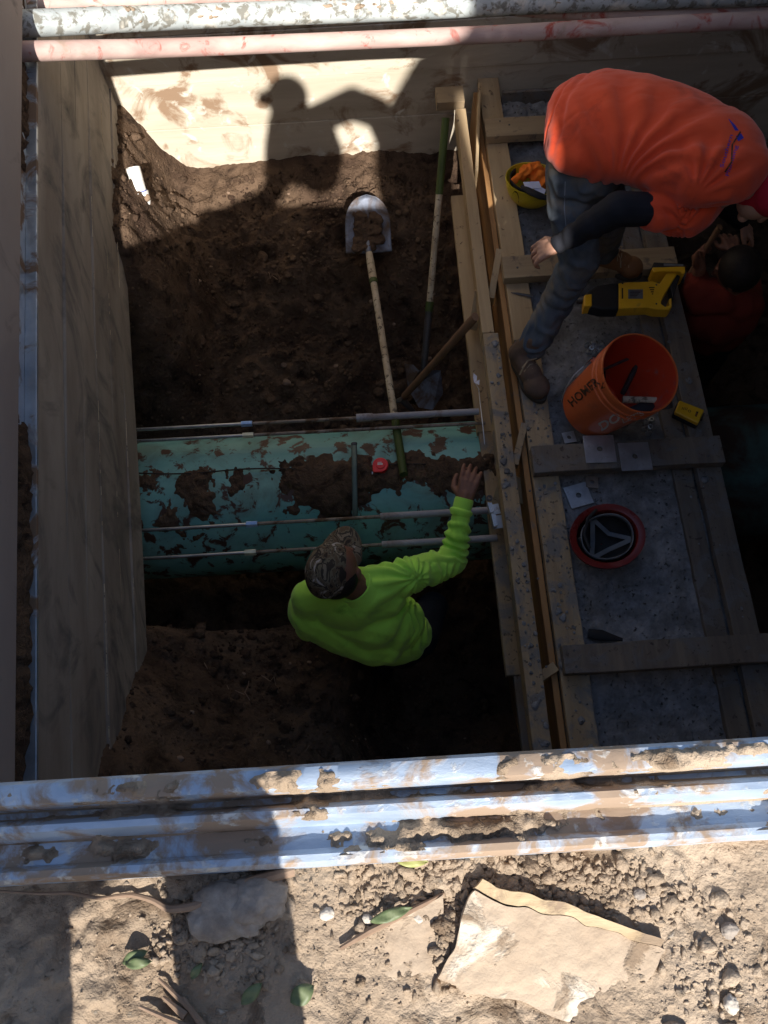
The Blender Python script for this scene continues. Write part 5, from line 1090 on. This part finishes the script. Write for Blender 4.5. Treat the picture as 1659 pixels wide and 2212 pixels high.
# half buried board
t = thing('plywood_scrap', gpt(1190, 2060), 'weathered board half buried in the sunlit dirt, its upper edge split', 'board')
def slab(name, pts, m, z1, z0, n=60):
    """quad sheet with thickness, bilinear, a little warped"""
    a, b, c, e = [gpt(*q) for q in pts]; a[2], b[2], c[2], e[2] = z1; z0 = .02; V = []
    for i in range(n+1):
        for j in range(n+1):
            u, w_ = i/n, j/n; V.append((a*(1-u)+b*u)*(1-w_)+(e*(1-u)+c*u)*w_)
    V = np.array(V); V[:, 2] += .0035*fbm(V, 16, 4, 141)+.0012*fbm(V, 90, 2, 142); V[:, :2] += .0075*np.stack([fbm(V, 30, 3, 143), fbm(V, 30, 3, 144)], 1); k = len(V); B = V.copy(); B[:, 2] -= z0
    mb = MB(); fs = [(i*(n+1)+j, i*(n+1)+j+1, (i+1)*(n+1)+j+1, (i+1)*(n+1)+j) for i in range(n) for j in range(n)]; ed = []
    for i in range(n): ed += [(i*(n+1), (i+1)*(n+1), (i+1)*(n+1)+k, i*(n+1)+k), (i*(n+1)+n, i*(n+1)+n+k, (i+1)*(n+1)+n+k, (i+1)*(n+1)+n), (i, i+k, i+1+k, i+1), (n*(n+1)+i, n*(n+1)+i+1, n*(n+1)+i+1+k, n*(n+1)+i+k)]
    mb.add(np.concatenate([V, B]), [tuple(reversed(f_)) for f_ in fs]+[tuple(x+k for x in f_) for f_ in fs]+ed); return build(mb, name, m, t)
slab('board_sheet', [(1028,1935),(1450,2050),(1340,2230),(938,2112)], 'board_mud', (.012,-.002,-.010,.006), .012)
slab('split_strip', [(1036,1903),(1440,2030),(1432,2046),(1024,1930)], 'board_edge', (.012,.002,.001,.010), .010)
t = thing('plywood_scrap', gpt(860, 2090), 'thin mud-covered scrap lying flat to the left of the split board', 'board')
slab('board_sheet', [(735,2060),(955,1935),(925,2108),(770,2125)], 'board_mud', (-.005,.003,-.003,-.009), .006)
# ------------------------------------------------------------------ photographer and added shadow caster behind the camera
def photographer():
    YP = -.32; s = SUN
    def bk(px, py, D=None, yw=None, y=YP):
        p = PYp(px, py, yw) if yw else P(px, py, D); n = (p[1]-y)/1.13; return p+np.array([.125*n, -1.13*n, n])
    t = thing('person', (-.1, -.5, 0), 'photographer crouching at the pit edge, whose shadow falls on the far wall', 'person')
    hd = bk(622,222,yw=YF); b = MB()
    head_prims(b, hd, (-1,.3,-.2), (0,0,1)); limb(b, [(bk(632,262,yw=YF), .085), (bk(632,300,yw=YF), .105), (bk(640,345,yw=YF), .105), (bk(645,365,3.38), .09)]); neck = bk(650,260,yw=YF)
    torso = [(neck, .075), (bk(675,290,yw=YF), .115), (bk(690,335,yw=YF), .125), (bk(690,370,3.38), .115)]
    back = [(bk(690,255,yw=YF), .07), (bk(760,225,yw=YF), .075), (bk(815,245,yw=YF), .07), (bk(850,330,yw=YF), .07), (bk(855,385,3.38), .06)]
    arm = [(bk(600,265,yw=YF), .055), (bk(588,320,yw=YF), .045), (bk(585,375,3.38), .042), (bk(590,400,3.38), .038)]
    seat = np.array([-.14,-.35,.43])
    limb(b, [(hd, .06)]+torso); limb(b, [(torso[1][0], .07), (seat, .06)]); limb(b, back); limb(b, [(neck, .05)]+arm)
    lr = [(np.array([-.106,-.33,.34]), .048), (np.array([-.096,-.34,.12]), .038), (np.array([-.096,-.36,.02]), .04)]
    ll = [(np.array([-.31,-.34,.33]), .078), (np.array([-.305,-.36,.02]), .078)]
    limb(b, [(seat, .065)]+lr); limb(b, [(np.array([-.16,-.36,.42]), .065)]+ll); limb(b, [(np.array([-.46,-.33,.345]), .045), (np.array([-.11,-.33,.35]), .048)])
    hand(b, arm[-1][0], arm[-1][0]+np.array([0,.05,-.05]), (1,0,0), (0,0,1)); hand(b, back[-1][0], back[-1][0]+np.array([0,.06,0]), (1,0,0), (0,0,1))
    limb(b, [(np.array([-.096,-.34,.13]), .036), (np.array([-.035,-.33,.135]), .030)])
    blob('body', b, 'skin', t, .012, 3)
    j = MB(); limb(j, [(seat, .07)]+[(p, q+.006) for p, q in lr[:2]]); limb(j, [(np.array([-.16,-.36,.42]), .07)]+[(ll[0][0], .084), (np.array([-.305,-.36,.10]), .084)])
    blob('jeans', j, 'jeans', t, .012, 3)
    s_ = MB(); limb(s_, [(p, q+.008) for p, q in torso]); limb(s_, [(p, q+.008) for p, q in back[:3]]); blob('shirt', s_, 'pale_blue', t, .012, 4)
    c = MB(); ell(c, hd+np.array([0,0,.03]), (.108,.10,.105)); ell(c, hd+np.array([-.11,.02,.02]), (.05,.06,.012)); blob('cap', c, 'strap_black', t, .01, 2)
    bt_ = MB(); limb(bt_, [(np.array([-.105,-.40,.04]), .04), (np.array([-.105,-.30,.035]), .035)]); blob('boot', bt_, 'boot', t, .01, 2)
photographer()
def machine():
    t = thing('shadow_caster', (2., -2.6, 0), 'unseen machine shape added behind the camera to throw a broad shadow over the formwork', 'shadow_caster')
    Y0, Y1 = -1.95, -1.5
    # added unseen blocker: outline follows the shadow edge, slot lets a sun patch through
    def prism(pts, name, m, Y0=Y0):
        mb = MB(); sh_ = (Y1-Y0)*.125/1.13; mb.hull([np.array([x, Y1, z]) for x, z in pts], [np.array([x+sh_, Y0, z]) for x, z in pts]); build(mb, name, m, t)
    hz = lambda D: H-D
    prism([(.60,hz(-.60)),(1.035,hz(-.60)),(1.035,hz(-3.2)),(1.0,hz(-3.2)),(.99,hz(-1.75)),(.93,hz(-1.66)),(.86,hz(-1.62)),(.77,hz(-1.45)),(.70,hz(-1.31)),(.65,hz(-1.13)),(.61,hz(-.9))], 'left_blocker', 'machine')
    prism([(1.085,hz(-.52)),(4.6,hz(-.52)),(4.6,hz(-3.2)),(1.085,hz(-3.2))], 'right_blocker', 'machine')
    prism([(1.036,hz(-1.42)),(1.084,hz(-1.42)),(1.084,hz(-3.2)),(1.036,hz(-3.2))], 'slot_blocker', 'tool_black', -1.54)
    prism([(1.036,hz(-.5)),(1.084,hz(-.5)),(1.084,hz(-.66)),(1.036,hz(-.66))], 'slot_blocker', 'tool_black', -1.54)
    for x in (1.3, 3.6):
        mb = MB(); mb.bx(x-.25, x+.25, -3.9, -1.4, 0, .7); build(mb, 'track', 'tool_black', t, bevel=.15)
    mb = MB(); mb.bx(1.6, 3.3, -2.8, -1.8, .5, 1.35); build(mb, 'turntable', 'steel_dark', t, bevel=.05)
machine()
mb = MB(); mb.bx(1.15, 4.2, .12, 3.9, .004, .03); tag(build(mb, 'shade_plate', 'steel_dark', bevel=.004), 'unseen plate added over the right end of the pit to darken it', 'light blocker')  # added out of view to cut skylight on the right side
for o in bpy.data.objects:
    if 'label' in o and len(o['label'].split()) > 16: print('LONG', len(o['label'].split()), o['label'])
print('verts', sum(len(o.data.vertices) for o in bpy.data.objects if o.type == 'MESH'))
